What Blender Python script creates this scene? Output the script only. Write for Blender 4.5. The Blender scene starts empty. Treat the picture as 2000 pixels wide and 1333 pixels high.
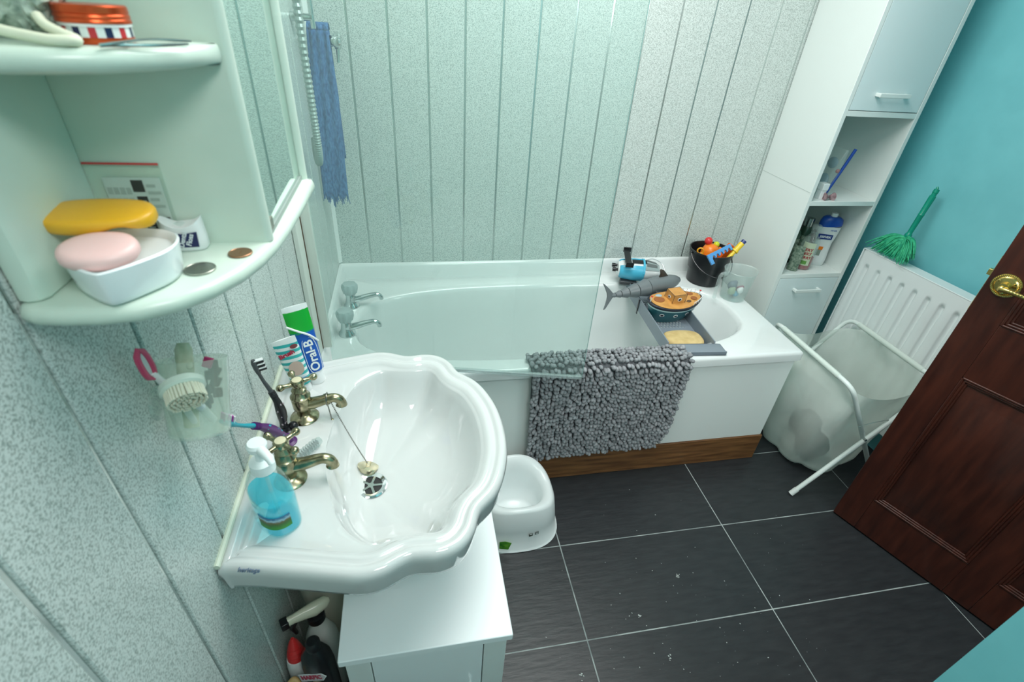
import bpy, bmesh, math, random
from mathutils import Matrix, Vector, noise
random.seed(7)
R = math.radians
PI = math.pi
S = bpy.context.scene
COL = S.collection

# ------------------------------------------------------------------ camera
cam = bpy.data.cameras.new('camera')
cam.sensor_width = 36.0
cam.lens = 974.96 / 2000 * 36
cam.clip_start = 0.02
cam.dof.use_dof = True
cam.dof.focus_distance = 1.7
cam.dof.aperture_fstop = 8.0
cam_o = bpy.data.objects.new('camera', cam)
COL.objects.link(cam_o)
cr = Vector((0.98158566, -0.1800904, 0.06369496))
cd = Vector((-0.04913691, -0.56026597, -0.82685404))
cf = Vector((0.1845946, 0.80849829, -0.55879812))
m = Matrix.Identity(4)
for i in range(3):
    m[i][0] = cr[i]; m[i][1] = -cd[i]; m[i][2] = -cf[i]
m.translation = (0.289172, -1.884742, 1.493531)
cam_o.matrix_world = m
S.camera = cam_o
# ------------------------------------------------------------------ world, lights, exposure
w = bpy.data.worlds.new('world'); S.world = w
w.use_nodes = True
w.node_tree.nodes['Background'].inputs[0].default_value = (0.75, 0.95, 0.92, 1)
w.node_tree.nodes['Background'].inputs[1].default_value = 0.35
S.view_settings.view_transform = 'Standard'
S.view_settings.look = 'None'
S.view_settings.gamma = 1.0
S.view_settings.use_curve_mapping = False
S.view_settings.exposure = 0.06


def area(name, loc, size, energy, color, target, size_y=None):
    l = bpy.data.lights.new(name, 'AREA')
    l.energy = energy; l.color = color; l.size = size
    if size_y:
        l.shape = 'RECTANGLE'; l.size_y = size_y
    o = bpy.data.objects.new(name, l); COL.objects.link(o)
    o.location = loc
    d = Vector(target) - Vector(loc)
    o.rotation_euler = d.to_track_quat('-Z', 'Y').to_euler()
    return o


LT = (1.0, 0.985, 0.965)
area('ceiling_light', (0.78, -0.86, 2.26), 0.8, 25.5, LT, (0.78, -0.8601, 0), 1.2)
area('recess_fill', (0.66, -2.3, 2.28), 0.5, 11.5, LT, (0.95, -0.9, 0.2), 0.5)  # added fill behind the camera, not a fitting of the room
area('hall_fill', (1.72, -2.40, 1.75), 0.7, 13, LT, (1.15, -0.66, 0.25), 0.7)  # added fill through the doorway, lifts the bath panel and low fronts
S.cycles.transparent_max_bounces = 24
S.cycles.diffuse_bounces = 8


# ------------------------------------------------------------------ materials
def mat(name, col, rough=0.5, metal=0.0, spec=0.5, coat=0.0, sub=0.0, alpha=1.0, trans=0.0, emit=None):
    M = bpy.data.materials.new(name); M.use_nodes = True
    b = M.node_tree.nodes['Principled BSDF']
    b.inputs['Base Color'].default_value = (*col, 1)
    b.inputs['Roughness'].default_value = rough
    b.inputs['Metallic'].default_value = metal
    b.inputs['Specular IOR Level'].default_value = spec
    b.inputs['Coat Weight'].default_value = coat
    b.inputs['Alpha'].default_value = alpha
    b.inputs['Transmission Weight'].default_value = trans
    if emit:
        b.inputs['Emission Color'].default_value = (*col, 1)
        b.inputs['Emission Strength'].default_value = emit
    return M


def N(M, t, **kw):
    n = M.node_tree.nodes.new(t)
    for k, v in kw.items():
        if k in n.inputs: n.inputs[k].default_value = v
        else: setattr(n, k, v)
    return n


def L(M, a, b): M.node_tree.links.new(a, b)


def coords(M, scale=(1, 1, 1), kind='Object'):
    t = N(M, 'ShaderNodeTexCoord'); mp = N(M, 'ShaderNodeMapping')
    mp.inputs['Scale'].default_value = scale
    L(M, t.outputs[kind], mp.inputs[0])
    return mp.outputs[0]


def noisy(M, c1, c2, scale, detail=3.0, lo=0.35, hi=0.65, stretch=(1, 1, 1), bump=0.0, bdist=0.002, rough=None):
    """base colour varies between c1 and c2 over a noise texture, optional bump"""
    b = M.node_tree.nodes['Principled BSDF']
    v = coords(M, stretch)
    n = N(M, 'ShaderNodeTexNoise', Scale=scale, Detail=detail)
    L(M, v, n.inputs['Vector'])
    r = N(M, 'ShaderNodeValToRGB')
    r.color_ramp.elements[0].position = lo; r.color_ramp.elements[0].color = (*c1, 1)
    r.color_ramp.elements[1].position = hi; r.color_ramp.elements[1].color = (*c2, 1)
    L(M, n.outputs['Fac'], r.inputs[0]); L(M, r.outputs[0], b.inputs['Base Color'])
    if bump:
        bp = N(M, 'ShaderNodeBump', Strength=bump, Distance=bdist)
        L(M, n.outputs['Fac'], bp.inputs['Height']); L(M, bp.outputs[0], b.inputs['Normal'])
    return M


def clear(name, tint, rough=0.03, haze=0.0, hazecol=(0.8, 0.9, 0.88), ior=1.45):
    """thin see-through sheet: tinted transparency with a Fresnel reflection and some diffuse haze"""
    M = bpy.data.materials.new(name); M.use_nodes = True
    nt = M.node_tree
    for n in list(nt.nodes):
        if n.type != 'OUTPUT_MATERIAL': nt.nodes.remove(n)
    out = nt.nodes['Material Output']
    tr = N(M, 'ShaderNodeBsdfTransparent'); tr.inputs[0].default_value = (*tint, 1)
    gl = N(M, 'ShaderNodeBsdfGlossy'); gl.inputs['Roughness'].default_value = rough
    gl.inputs['Color'].default_value = (0.9, 0.95, 0.95, 1)
    df = N(M, 'ShaderNodeBsdfDiffuse'); df.inputs[0].default_value = (*hazecol, 1)
    fr = N(M, 'ShaderNodeFresnel', IOR=ior)
    m1 = N(M, 'ShaderNodeMixShader'); m1.inputs[0].default_value = haze
    L(M, tr.outputs[0], m1.inputs[1]); L(M, df.outputs[0], m1.inputs[2])
    m2 = N(M, 'ShaderNodeMixShader')
    ge = N(M, 'ShaderNodeNewGeometry'); iv = N(M, 'ShaderNodeMath', operation='SUBTRACT'); iv.inputs[0].default_value = 1.0
    L(M, ge.outputs['Backfacing'], iv.inputs[1])
    mu = N(M, 'ShaderNodeMath', operation='MULTIPLY'); L(M, fr.outputs[0], mu.inputs[0]); L(M, iv.outputs[0], mu.inputs[1])
    L(M, mu.outputs[0], m2.inputs[0]); L(M, m1.outputs[0], m2.inputs[1]); L(M, gl.outputs[0], m2.inputs[2])
    L(M, m2.outputs[0], out.inputs[0])
    return M


PANEL = noisy(mat('speckled_wall_panel', (0.7, 0.75, 0.73), 0.32, spec=0.3), (0.27, 0.325, 0.305), (0.615, 0.675, 0.65), 430, 3.0, 0.33, 0.56)
JOINT = mat('metallic_panel_joint', (0.55, 0.61, 0.59), 0.2, metal=0.8)
TEAL = noisy(mat('teal_paint', (0.1, 0.42, 0.44), 0.5), (0.19, 0.57, 0.62), (0.21, 0.61, 0.66), 9, 3, bump=0.12, bdist=0.004)
CEIL = mat('ceiling_paint', (0.8, 0.85, 0.83), 0.8)
GROUT = noisy(mat('grout', (0.3, 0.33, 0.32), 0.8), (0.20, 0.235, 0.235), (0.42, 0.47, 0.46), 14)
SLATE = noisy(mat('black_slate_tile', (0.02, 0.022, 0.025), 0.4, spec=0.45), (0.017, 0.0195, 0.0225), (0.027, 0.030, 0.033), 40, 5, 0.3, 0.7, (0.35, 1.6, 1), bump=0.28, bdist=0.004)
ACRYL = mat('white_acrylic', (0.73, 0.765, 0.76), 0.12, coat=0.3)
BPANEL = mat('white_bath_panel', (0.80, 0.85, 0.83), 0.22)
CERAM = mat('white_ceramic', (0.605, 0.628, 0.622), 0.06, coat=0.5)
CREAM = mat('cream_ceramic', (0.72, 0.72, 0.6), 0.15)
WHITE = mat('white_melamine', (0.76, 0.805, 0.785), 0.3)
GREYW = mat('pale_grey_door', (0.70, 0.79, 0.80), 0.3)
SHELFM = noisy(mat('off_white_painted_board', (0.72, 0.79, 0.73), 0.28), (0.55, 0.66, 0.575), (0.60, 0.70, 0.615), 14)
ENAMEL = mat('white_enamel', (0.80, 0.84, 0.84), 0.25)
PINE = noisy(mat('varnished_pine', (0.2, 0.09, 0.03), 0.35), (0.10, 0.042, 0.016), (0.27, 0.125, 0.045), 9, 6, 0.3, 0.7, (0.8, 9, 9))
MAHOG = noisy(mat('mahogany', (0.03, 0.01, 0.008), 0.3, spec=0.35, coat=0.15), (0.032, 0.0085, 0.006), (0.072, 0.018, 0.0105), 10, 5, 0.3, 0.7, (5, 5, 0.7))
BRASS = mat('polished_brass', (0.62, 0.47, 0.16), 0.22, metal=1)
ABRASS = noisy(mat('tarnished_brass', (0.4, 0.33, 0.18), 0.24, metal=1), (0.24, 0.22, 0.135), (0.46, 0.42, 0.275), 60, 3)
CHROME = mat('chrome', (0.66, 0.72, 0.72), 0.09, metal=1)
STEEL = mat('brushed_steel', (0.52, 0.55, 0.53), 0.25, metal=1)
DARK = mat('dark_gap', (0.012, 0.014, 0.014), 0.6)
BLACK = mat('black_plastic', (0.010, 0.011, 0.013), 0.28)
MIRROR = mat('mirror_glass', (0.72, 0.82, 0.78), 0.02, metal=1)
SCREEN = clear('shower_glass', (0.90, 0.96, 0.945), 0.02, 0.085, (0.66, 0.80, 0.77))  # haze paints in soap film and the bright room's reflection as pale diffuse
GEDGE = mat('glass_edge', (0.35, 0.55, 0.53), 0.15, trans=0.0, alpha=0.75)
CPLAST = clear('clear_plastic', (0.93, 0.97, 0.95), 0.08, 0.13)
FROST = clear('frosted_plastic', (0.93, 0.96, 0.95), 0.25, 0.15, (0.75, 0.83, 0.82))
CHAR = noisy(mat('grey_chenille', (0.12, 0.125, 0.135), 0.85), (0.19, 0.20, 0.213), (0.33, 0.34, 0.36), 45)
GREYP = mat('grey_plastic', (0.21, 0.25, 0.29), 0.35)


# ------------------------------------------------------------------ mesh helpers
class MB:
    def __init__(s, M=None):
        s.v = []; s.f = []; s.k = []; s.M = M or Matrix(); s.m = 0

    def add(s, vs, fs, M=None, flip=False):
        X = s.M @ M if M is not None else s.M
        n = len(s.v)
        s.v += [X @ Vector(v) for v in vs]
        for f in fs:
            s.f.append([n + i for i in (reversed(f) if flip else f)]); s.k.append(s.m)
        return s

    def box(s, c, d, M=None):
        x, y, z = c; a, b, e = d[0] / 2, d[1] / 2, d[2] / 2
        vs = [(x + i * a, y + j * b, z + k * e) for k in (-1, 1) for j in (-1, 1) for i in (-1, 1)]
        return s.add(vs, [(0, 2, 3, 1), (4, 5, 7, 6), (0, 1, 5, 4), (2, 6, 7, 3), (0, 4, 6, 2), (1, 3, 7, 5)], M)

    def bx(s, x0, x1, y0, y1, z0, z1, M=None):
        return s.box(((x0 + x1) / 2, (y0 + y1) / 2, (z0 + z1) / 2), (abs(x1 - x0), abs(y1 - y0), abs(z1 - z0)), M)

    def loft(s, rings, cap0=True, cap1=True, closed=True, M=None):
        n = len(rings[0]); vs = [p for r in rings for p in r]; fs = []
        for i in range(len(rings) - 1):
            for j in range(n if closed else n - 1):
                a = i * n + j; b = i * n + (j + 1) % n
                fs.append((a, b, b + n, a + n))
        if cap0: fs.append(tuple(reversed(range(n))))
        if cap1: fs.append(tuple((len(rings) - 1) * n + j for j in range(n)))
        return s.add(vs, fs, M)

    def lathe(s, prof, seg=32, M=None, cap0=True, cap1=True, sx=1, sy=1):
        rings = [[(r * sx * math.cos(2 * PI * j / seg), r * sy * math.sin(2 * PI * j / seg), z) for j in range(seg)] for r, z in prof]
        return s.loft(rings, cap0, cap1, True, M)

    def tube(s, pts, rad, seg=10, M=None, closed=False, cap=True):
        P = [Vector(p) for p in pts]; n = len(P)
        rs = rad if isinstance(rad, (list, tuple)) else [rad] * n
        T = []
        for i in range(n):
            a = P[(i - 1) % n] if (closed or i > 0) else P[i]
            b = P[(i + 1) % n] if (closed or i < n - 1) else P[i]
            t = (b - a)
            T.append(t.normalized() if t.length > 1e-9 else Vector((0, 0, 1)))
        u = T[0].orthogonal().normalized(); rings = []
        for i in range(n):
            u = (u - T[i] * u.dot(T[i]))
            u = u.normalized() if u.length > 1e-6 else T[i].orthogonal().normalized()
            v = T[i].cross(u)
            rings.append([P[i] + rs[i] * (math.cos(2 * PI * j / seg) * u + math.sin(2 * PI * j / seg) * v) for j in range(seg)])
        if closed: rings.append(rings[0])
        return s.loft(rings, cap and not closed, cap and not closed, True, M)

    def prism(s, pts, z0, z1, M=None, bev=0.0):
        """outline pts (x, y) counter-clockwise extruded in z, optionally with chamfered top and bottom"""
        if bev:
            cx = sum(p[0] for p in pts) / len(pts); cy = sum(p[1] for p in pts) / len(pts)

            def ins(d):
                out = []; n = len(pts)
                for i in range(n):
                    a = Vector(pts[i - 1]); b = Vector(pts[i]); c = Vector(pts[(i + 1) % n])
                    t = (c - a).normalized(); out.append((b.x - t.y * d, b.y + t.x * d))
                return out
            lay = [(bev, z0), (bev * 0.3, z0 + bev * 0.3), (0, z0 + bev), (0, z1 - bev), (bev * 0.3, z1 - bev * 0.3), (bev, z1)]
            rings = [[(x, y, z) for x, y in ins(d)] for d, z in lay]
        else:
            rings = [[(x, y, z) for x, y in pts] for z in (z0, z1)]
        return s.loft(rings, True, True, True, M)

    def ell(s, c, r, seg=20, rin=12, M=None):
        prof = [(math.sin(PI * i / rin), -math.cos(PI * i / rin)) for i in range(rin + 1)]
        prof[0] = (0.02, -1); prof[-1] = (0.02, 1)
        X = Matrix.Translation(c) @ Matrix.Diagonal((r[0], r[1], r[2], 1))
        return s.lathe(prof, seg, (M @ X) if M is not None else X)

    def grid(s, fn, nu, nv, M=None, flip=False):
        vs = [fn(i / nu, j / nv) for j in range(nv + 1) for i in range(nu + 1)]
        fs = [(j * (nu + 1) + i, j * (nu + 1) + i + 1, (j + 1) * (nu + 1) + i + 1, (j + 1) * (nu + 1) + i) for j in range(nv) for i in range(nu)]
        return s.add(vs, fs, M, flip)

    def build(s, name, mats, parent=None, bevel=0.0, sub=0, solid=0.0, angle=38, smooth=True, seg=2):
        off = Vector(parent['_o']) if parent is not None else Vector((0, 0, 0))
        if parent is None and s.v:
            lo = [min(v[i] for v in s.v) for i in range(3)]; hi = [max(v[i] for v in s.v) for i in range(3)]
            off = Vector(((lo[0] + hi[0]) / 2, (lo[1] + hi[1]) / 2, lo[2]))
        me = bpy.data.meshes.new(name)
        me.from_pydata([v - off for v in s.v], [], s.f)
        for mm in (mats if isinstance(mats, (list, tuple)) else [mats]): me.materials.append(mm)
        for p, k in zip(me.polygons, s.k): p.material_index = k
        bm = bmesh.new(); bm.from_mesh(me)
        bmesh.ops.recalc_face_normals(bm, faces=bm.faces)
        bm.to_mesh(me); bm.free()
        if smooth:
            me.shade_smooth(); me.set_sharp_from_angle(angle=R(angle))
        o = bpy.data.objects.new(name, me); COL.objects.link(o)
        o['_o'] = list(off)
        if parent is not None: o.parent = parent
        else: o.location = off
        if solid:
            q = o.modifiers.new('solid', 'SOLIDIFY'); q.thickness = solid; q.offset = 0
        if bevel:
            q = o.modifiers.new('bevel', 'BEVEL'); q.width = bevel; q.segments = seg; q.limit_method = 'ANGLE'; q.angle_limit = R(40)
        if sub:
            q = o.modifiers.new('sub', 'SUBSURF'); q.levels = sub; q.render_levels = sub
        return o


def tag(o, label, cat, group=None, kind=None):
    o['label'] = label; o['category'] = cat
    if group: o['group'] = group
    if kind: o['kind'] = kind
    return o


def thing(name, label, cat, loc, group=None):
    o = bpy.data.objects.new(name, None); COL.objects.link(o)
    o.empty_display_size = 0.03
    o.location = loc; o['_o'] = list(loc)
    return tag(o, label, cat, group)


def struct(o):
    o['kind'] = 'structure'; return o


def Tr(*p): return Matrix.Translation(p)
def Rx(a): return Matrix.Rotation(R(a), 4, 'X')
def Ry(a): return Matrix.Rotation(R(a), 4, 'Y')
def Rz(a): return Matrix.Rotation(R(a), 4, 'Z')


def frame(o, x, z):
    """matrix whose X axis is x and Z axis close to z, at o"""
    x = Vector(x).normalized(); z = Vector(z); z = (z - x * z.dot(x)).normalized(); y = z.cross(x)
    q = Matrix.Identity(4)
    for i in range(3): q[i][0] = x[i]; q[i][1] = y[i]; q[i][2] = z[i]
    q.translation = o
    return q


def spline(pts, n=8, closed=False):
    P = [Vector(p) for p in pts]; out = []; m_ = len(P)
    rng = m_ if closed else m_ - 1
    for i in range(rng):
        if closed: a, b, c, d = P[(i - 1) % m_], P[i], P[(i + 1) % m_], P[(i + 2) % m_]
        else: a, b, c, d = P[max(i - 1, 0)], P[i], P[i + 1], P[min(i + 2, m_ - 1)]
        for k in range(n):
            t = k / n
            out.append(0.5 * ((2 * b) + (c - a) * t + (2 * a - 5 * b + 4 * c - d) * t * t + (3 * b - a - 3 * c + d) * t ** 3))
    if not closed: out.append(P[-1])
    return out


def text(body, size, M, material, parent, bend=0.0, name='lettering', bold=0.0, ext=0.0004, shear=0.0, sx=1.0):
    """letters centred on M's origin, reading along its X axis, up its Y axis, facing Z; bend = cylinder radius"""
    c = bpy.data.curves.new(name, 'FONT'); c.body = body; c.size = size
    c.align_x = 'CENTER'; c.align_y = 'CENTER'; c.extrude = ext; c.offset = bold; c.shear = shear
    c.resolution_u = 3
    o = bpy.data.objects.new(name, c); COL.objects.link(o)
    bpy.context.view_layer.update()
    dg = bpy.context.evaluated_depsgraph_get()
    me = bpy.data.meshes.new_from_object(o.evaluated_get(dg))
    bpy.data.objects.remove(o)
    off = Vector(parent['_o'])
    for v in me.vertices:
        p = v.co.copy(); p.x *= sx
        if bend:
            a = p.x / bend; rr = bend + p.z
            p = Vector((rr * math.sin(a), p.y, rr * math.cos(a) - bend))
        v.co = (M @ p) - off
    me.materials.clear(); me.materials.append(material)
    q = bpy.data.objects.new(name, me); COL.objects.link(q); q.parent = parent; q['_o'] = list(off)
    return q


def patch(mb, r, a0, a1, z0, z1, n=14, M=None, t=0.0006):
    """a label wrapped on a cylinder of radius r about z between two angles (degrees)"""
    rings = []
    for i in range(n + 1):
        a = R(a0 + (a1 - a0) * i / n); ca, sa = math.cos(a), math.sin(a)
        rings.append([(r * ca, r * sa, z0), ((r + t) * ca, (r + t) * sa, z0), ((r + t) * ca, (r + t) * sa, z1), (r * ca, r * sa, z1)])
    return mb.loft(rings, True, True, True, M)


# ------------------------------------------------------------------ the room
PITCH = 0.1224
CH = 2.35
# floor: grout bed and slate tiles
fl = MB(); fl.bx(-0.02, 2.45, -3.0, 0.02, -0.05, 0.0)
fl.m = 1
for i in range(-2, 4):
    for j in range(-5, 9):
        x0 = 0.7219 + i * 0.6; y0 = -0.9461 - j * 0.3025
        a, b = max(x0 + 0.002, 0.0), min(x0 + 0.598, 2.4)
        c, d = max(y0 + 0.002, -2.98), min(y0 + 0.3005, 0)
        if b > a and d > c: fl.bx(a, b, c, d, -0.004, 0.0012)
struct(fl.build('floor', [GROUT, SLATE], smooth=False))
cl = MB(); cl.bx(-0.02, 2.45, -3.0, 0.02, CH, CH + 0.05)
struct(cl.build('ceiling', CEIL))


def panelled(name, M, length, offset, top=CH):
    """tongue and groove cladding along local x, facing -y: speckled boards with recessed metallic joints"""
    g = MB(M); b = MB(M)
    b.m = 0
    xs = [offset + k * PITCH for k in range(-1, 30)]
    for k in range(len(xs) - 1):
        a, c = max(xs[k] + 0.0032, 0), min(xs[k + 1] - 0.0032, length)
        if c - a > 0.004: b.bx(a, c, 0.0, 0.02, 0, top)
    b.m = 1
    b.bx(0, length, 0.003, 0.02, 0, top)
    return struct(b.build(name, [PANEL, JOINT], smooth=False, bevel=0.0016, seg=1))


panelled('wall_back', Matrix(), 2.4, -0.0019)
panelled('wall_left', Matrix(((0, -1, 0, 0), (1, 0, 0, -3.0), (0, 0, 1, 0), (0, 0, 0, 1))), 3.0, (3.0 - 0.04) % PITCH)
# corner bead between the clad walls
cb = MB(); cb.prism([(0, 0), (0.012, 0), (0, -0.012)][::-1], 0.61, CH)
struct(cb.build('trim_1', WHITE))
# the teal right wall leans in plan, the near wall closes the room beside the doorway
XW0, XW1 = 2.135, 2.27
wr = MB(); wr.prism([(XW0 + 0.005, 0.02), (XW1, -1.72), (XW1 + 0.2, -1.72), (XW1 + 0.2, 0.02)], 0, CH)
struct(wr.build('wall_right', TEAL))
wf = MB(); wf.bx(1.05, 1.34, -3.0, -1.672, 0, CH)
wf.bx(1.34, XW1 + 0.2, -1.80, -1.70, 2.03, CH)
struct(wf.build('wall_front', TEAL))
wq = MB(); wq.bx(-0.02, 1.05, -3.0, -2.95, 0, CH)
struct(wq.build('wall_recess', mat('recess_paint', (0.62, 0.72, 0.70), 0.6)))
wh = MB(); wh.bx(1.3, 2.5, -2.62, -2.57, 0, CH); wh.bx(2.45, 2.5, -2.6, -1.7, 0, CH)
struct(wh.build('wall_hall', mat('hall_paint', (0.6, 0.62, 0.58), 0.7)))

# the door, ajar: local s along the leaf from its free edge, n out of the seen face
DM = frame((1.772, -0.954, 0.008), (0.3971, -0.9178, 0), (0, 0, 1))
# local y = z cross x -> points away from / towards the viewer; seen face is y < 0
DW, DH, DT = 0.762, 1.98, 0.036
yv = DM.to_3x3() @ Vector((0, 1, 0))
SG = -1 if yv.dot(Vector((-0.918, -0.397, 0))) < 0 else 1   # sign of local y on the seen side
d = MB(DM)


def db(mb, s0, s1, z0, z1, n0, n1): mb.bx(s0, s1, SG * -n0, SG * -n1, z0, z1)


db(d, 0, DW, 0, DH, 0.009, DT - 0.009)
cols = [(0.078, 0.357), (0.431, 0.684)]
rows = [(0.15, 0.69), (0.862, 1.52), (1.61, 1.86)]
for a, b in ((0, 0.078), (0.357, 0.431), (0.684, DW)): db(d, a, b, 0, DH, 0, DT)
for a, b in ((0, 0.15), (0.69, 0.862), (1.52, 1.61), (1.86, DH)):
    for c, e in cols: db(d, c, e, a, b, 0, DT)
door = struct(d.build('door_1', MAHOG, bevel=0.0015))
mo = MB(DM); pa = []
for c, e in cols:
    for a, b in rows:
        q = MB(DM)
        # raised and fielded centre
        i1, i2 = 0.02, 0.055
        ring = lambda i, n: [(c + i, SG * -n, a + i), (e - i, SG * -n, a + i), (e - i, SG * -n, b - i), (c + i, SG * -n, b - i)]
        q.loft([ring(i1, 0.0095), ring(i1, 0.008), ring(i2, 0.001), ring(i2 + 0.001, 0.0005)])
        q.build('door_panel', MAHOG, door)
        # stepped moulding round the opening
        for k0, n0, r in ((0.003, 0.001, 0.0038), (0.0095, 0.0035, 0.0042), (0.016, 0.0065, 0.0038)):
            P = [(c + k0, n0, a + k0), (e - k0, n0, a + k0), (e - k0, n0, b - k0), (c + k0, n0, b - k0)]
            for i_ in range(4): mo.tube([P[i_], P[(i_ + 1) % 4]], r, 12)
mo.build('moulding', MAHOG, door)
# brass lever on a round rope-edged rose
HM = DM @ Tr(0.041, 0, 0.965) @ Matrix.Diagonal((1.2, 1.0, 1.2, 1)) @ Rx(90 if SG < 0 else -90)
h = MB(HM)
h.lathe([(0.0, 0.0), (0.026, 0.0), (0.026, 0.004), (0.021, 0.0045), (0.018, 0.008), (0.010, 0.009), (0.009, 0.03), (0.0, 0.03)], 40)
for k in range(44):
    a = 2 * PI * k / 44
    h.ell((0.0235 * math.cos(a), 0.0235 * math.sin(a), 0.005), (0.0017, 0.0017, 0.0025), 6, 4)
for k in range(3):
    a = 2 * PI * k / 3 + 0.6
    h.ell((0.0165 * math.cos(a), 0.0165 * math.sin(a), 0.008), (0.003, 0.003, 0.0015), 8, 5)
hb = h.build('door_handle', BRASS, door)
lv = MB(DM)
zz = 0.965 - 0.004
lp = spline([(0.04, SG * 0.030, zz), (0.055, SG * 0.034, zz + 0.002), (0.09, SG * 0.034, zz), (0.125, SG * 0.033, zz - 0.006), (0.145, SG * 0.031, zz - 0.004)], 6)
lv.tube(lp, [0.0065 - 0.002 * i / len(lp) for i in range(len(lp))], 10)
lv.ell((0.04, SG * 0.030, zz), (0.009, 0.007, 0.009), 14, 8)
for k in range(13):
    lv.ell((0.058 + k * 0.0065, SG * 0.0375, zz + 0.0035 - 0.006 * max(0, k - 5) / 8), (0.0028, 0.003, 0.0028), 7, 5)
lv.build('lever', BRASS, hb)
la = MB(DM)
la.bx(-0.0015, 0.0, SG * -0.006, SG * -0.03, 0.87, 1.03)
la.bx(-0.011, 0.0, SG * -0.012, SG * -0.026, 0.972, 0.988)
la.build('latch', BRASS, door, bevel=0.001)
hg = MB(DM)
for z in (0.2, 1.0, 1.75): hg.tube([(DW + 0.004, 0, z), (DW + 0.004, 0, z + 0.09)], 0.006)
hg.build('hinge', BRASS, door)

# ------------------------------------------------------------------ bath
BL, BW, BH = 1.6303, 0.67, 0.5421
bath = thing('bathtub', 'long white bathtub with curved inside and varnished timber plinth, along the back wall', 'bathtub', (0.8, -0.33, 0))
NB = 120


def rrect(x0, x1, y0, y1, r, ts, e=None):
    cx, cy = (x0 + x1) / 2, (y0 + y1) / 2; out = []
    for t in ts:
        c, s_ = math.cos(t), math.sin(t); hx, hy = (x1 - x0) / 2, (y1 - y0) / 2
        k = min(hx / abs(c) if abs(c) > 1e-9 else 1e9, hy / abs(s_) if abs(s_) > 1e-9 else 1e9)
        x, y = c * k, s_ * k
        ax, ay = abs(x) - (hx - r), abs(y) - (hy - r)
        if ax > 0 and ay > 0:
            q = math.atan2(ay, ax); x = math.copysign(hx - r + r * math.cos(q), x); y = math.copysign(hy - r + r * math.sin(q), y)
        out.append((cx + x, cy + y))
    return out


# direction angles shared by every ring, with the corner directions put in
aa = [2 * PI * i / NB for i in range(NB)]
for sx in (1, -1):
    for sy in (1, -1):
        a = math.atan2(sy * BW, sx * BL) % (2 * PI)
        aa += [a - 0.006, a, a + 0.006]
aa = sorted(aa)


def sell(cx, cy, a, b, n, ts):
    out = []
    for t in ts:
        c, s_ = math.cos(t), math.sin(t)
        k = (abs(c / a) ** n + abs(s_ / b) ** n) ** (-1 / n)
        out.append((cx + c * k, cy + s_ * k))
    return out


b = MB()
rings = []
for ins, z in ((0.004, 0.503), (0.0, 0.506), (0.0, 0.530), (0.002, 0.537), (0.007, 0.541), (0.013, BH)):
    rings.append([(x, y, z) for x, y in rrect(0.001 + ins * 0.2, BL - ins, -BW + ins, -0.001 - ins * 0.2, 0.012, aa)])
for a_, b_, z, dx in ((0.733, 0.262, BH, 0), (0.726, 0.256, BH - 0.001, 0), (0.720, 0.250, BH - 0.006, 0), (0.714, 0.245, 0.52, 0), (0.70, 0.236, 0.44, -0.004), (0.675, 0.225, 0.33, -0.012), (0.645, 0.212, 0.24, -0.02), (0.60, 0.195, 0.185, -0.03), (0.5, 0.16, 0.165, -0.04), (0.2, 0.06, 0.158, -0.04)):
    rings.append([(x, y, z) for x, y in sell(0.800 + dx, -0.358, a_, b_, 3.0, aa)])
b.loft(rings, False, True)
# upstand against the walls
up = [(-0.0005, BH - 0.004), (-0.022, BH - 0.004), (-0.020, BH + 0.012), (-0.013, BH + 0.05), (-0.008, BH + 0.060), (-0.0005, BH + 0.062)]
b.loft([[(x, y, z) for y, z in up] for x in (0.0005, BL)])
b.loft([[(-y, x, z) for y, z in up] for x in (-BW + 0.0, -0.0005)])
b.build('tub', ACRYL, bath, angle=50)
p = MB(); p.bx(0.0, BL - 0.012, -0.655, -0.647, 0.128, 0.506); p.bx(BL - 0.020, BL - 0.012, -0.649, -0.02, 0.128, 0.506)
p.build('side_panel', BPANEL, bath, bevel=0.002)
p = MB(); p.bx(0.0, BL - 0.006, -0.661, -0.638, 0.0015, 0.128); p.bx(BL - 0.029, BL - 0.008, -0.638, -0.02, 0.0015, 0.128)
p.build('plinth', PINE, bath, bevel=0.002)
# overflow with its stopper, low on the tap end
ov = MB(Tr(0.098, -0.475, 0.475) @ Ry(80)); ov.lathe([(0.0, 0), (0.03, 0), (0.03, 0.004), (0.022, 0.008), (0.012, 0.010), (0.010, 0.02), (0.0, 0.022)], 28)
ov.build('overflow', CHROME, bath)
ACRK = mat('clear_acrylic_knob', (0.55, 0.66, 0.66), 0.08, trans=0.35, spec=0.7)
for ty in (-0.232, -0.418):
    q = MB(Tr(0.058, ty, BH))
    q.lathe([(0.0, 0), (0.028, 0), (0.027, 0.008), (0.021, 0.014), (0.018, 0.03), (0.017, 0.042), (0.014, 0.05), (0.0, 0.05)], 28)
    q.tube(spline([(0.0, 0, 0.024), (0.035, 0, 0.032), (0.07, 0.0, 0.042), (0.094, 0, 0.045), (0.105, 0, 0.036), (0.107, 0, 0.026)], 6), [0.013 - 0.005 * min(1, i / 18) for i in range(31)], 12)
    t = q.build('bath_tap', CHROME, bath)
    k = MB(Tr(0.058, ty, BH + 0.05))
    rings = []
    for r, z in ((0.012, 0), (0.021, 0.004), (0.026, 0.022), (0.0265, 0.034), (0.022, 0.042), (0.004, 0.044)):
        rings.append([((r + (0.0022 if j % 4 < 2 else -0.0012)) * math.cos(2 * PI * j / 32), (r + (0.0022 if j % 4 < 2 else -0.0012)) * math.sin(2 * PI * j / 32), z) for j in range(32)])
    k.loft(rings); k.build('tap_handle', ACRK, t)

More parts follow.
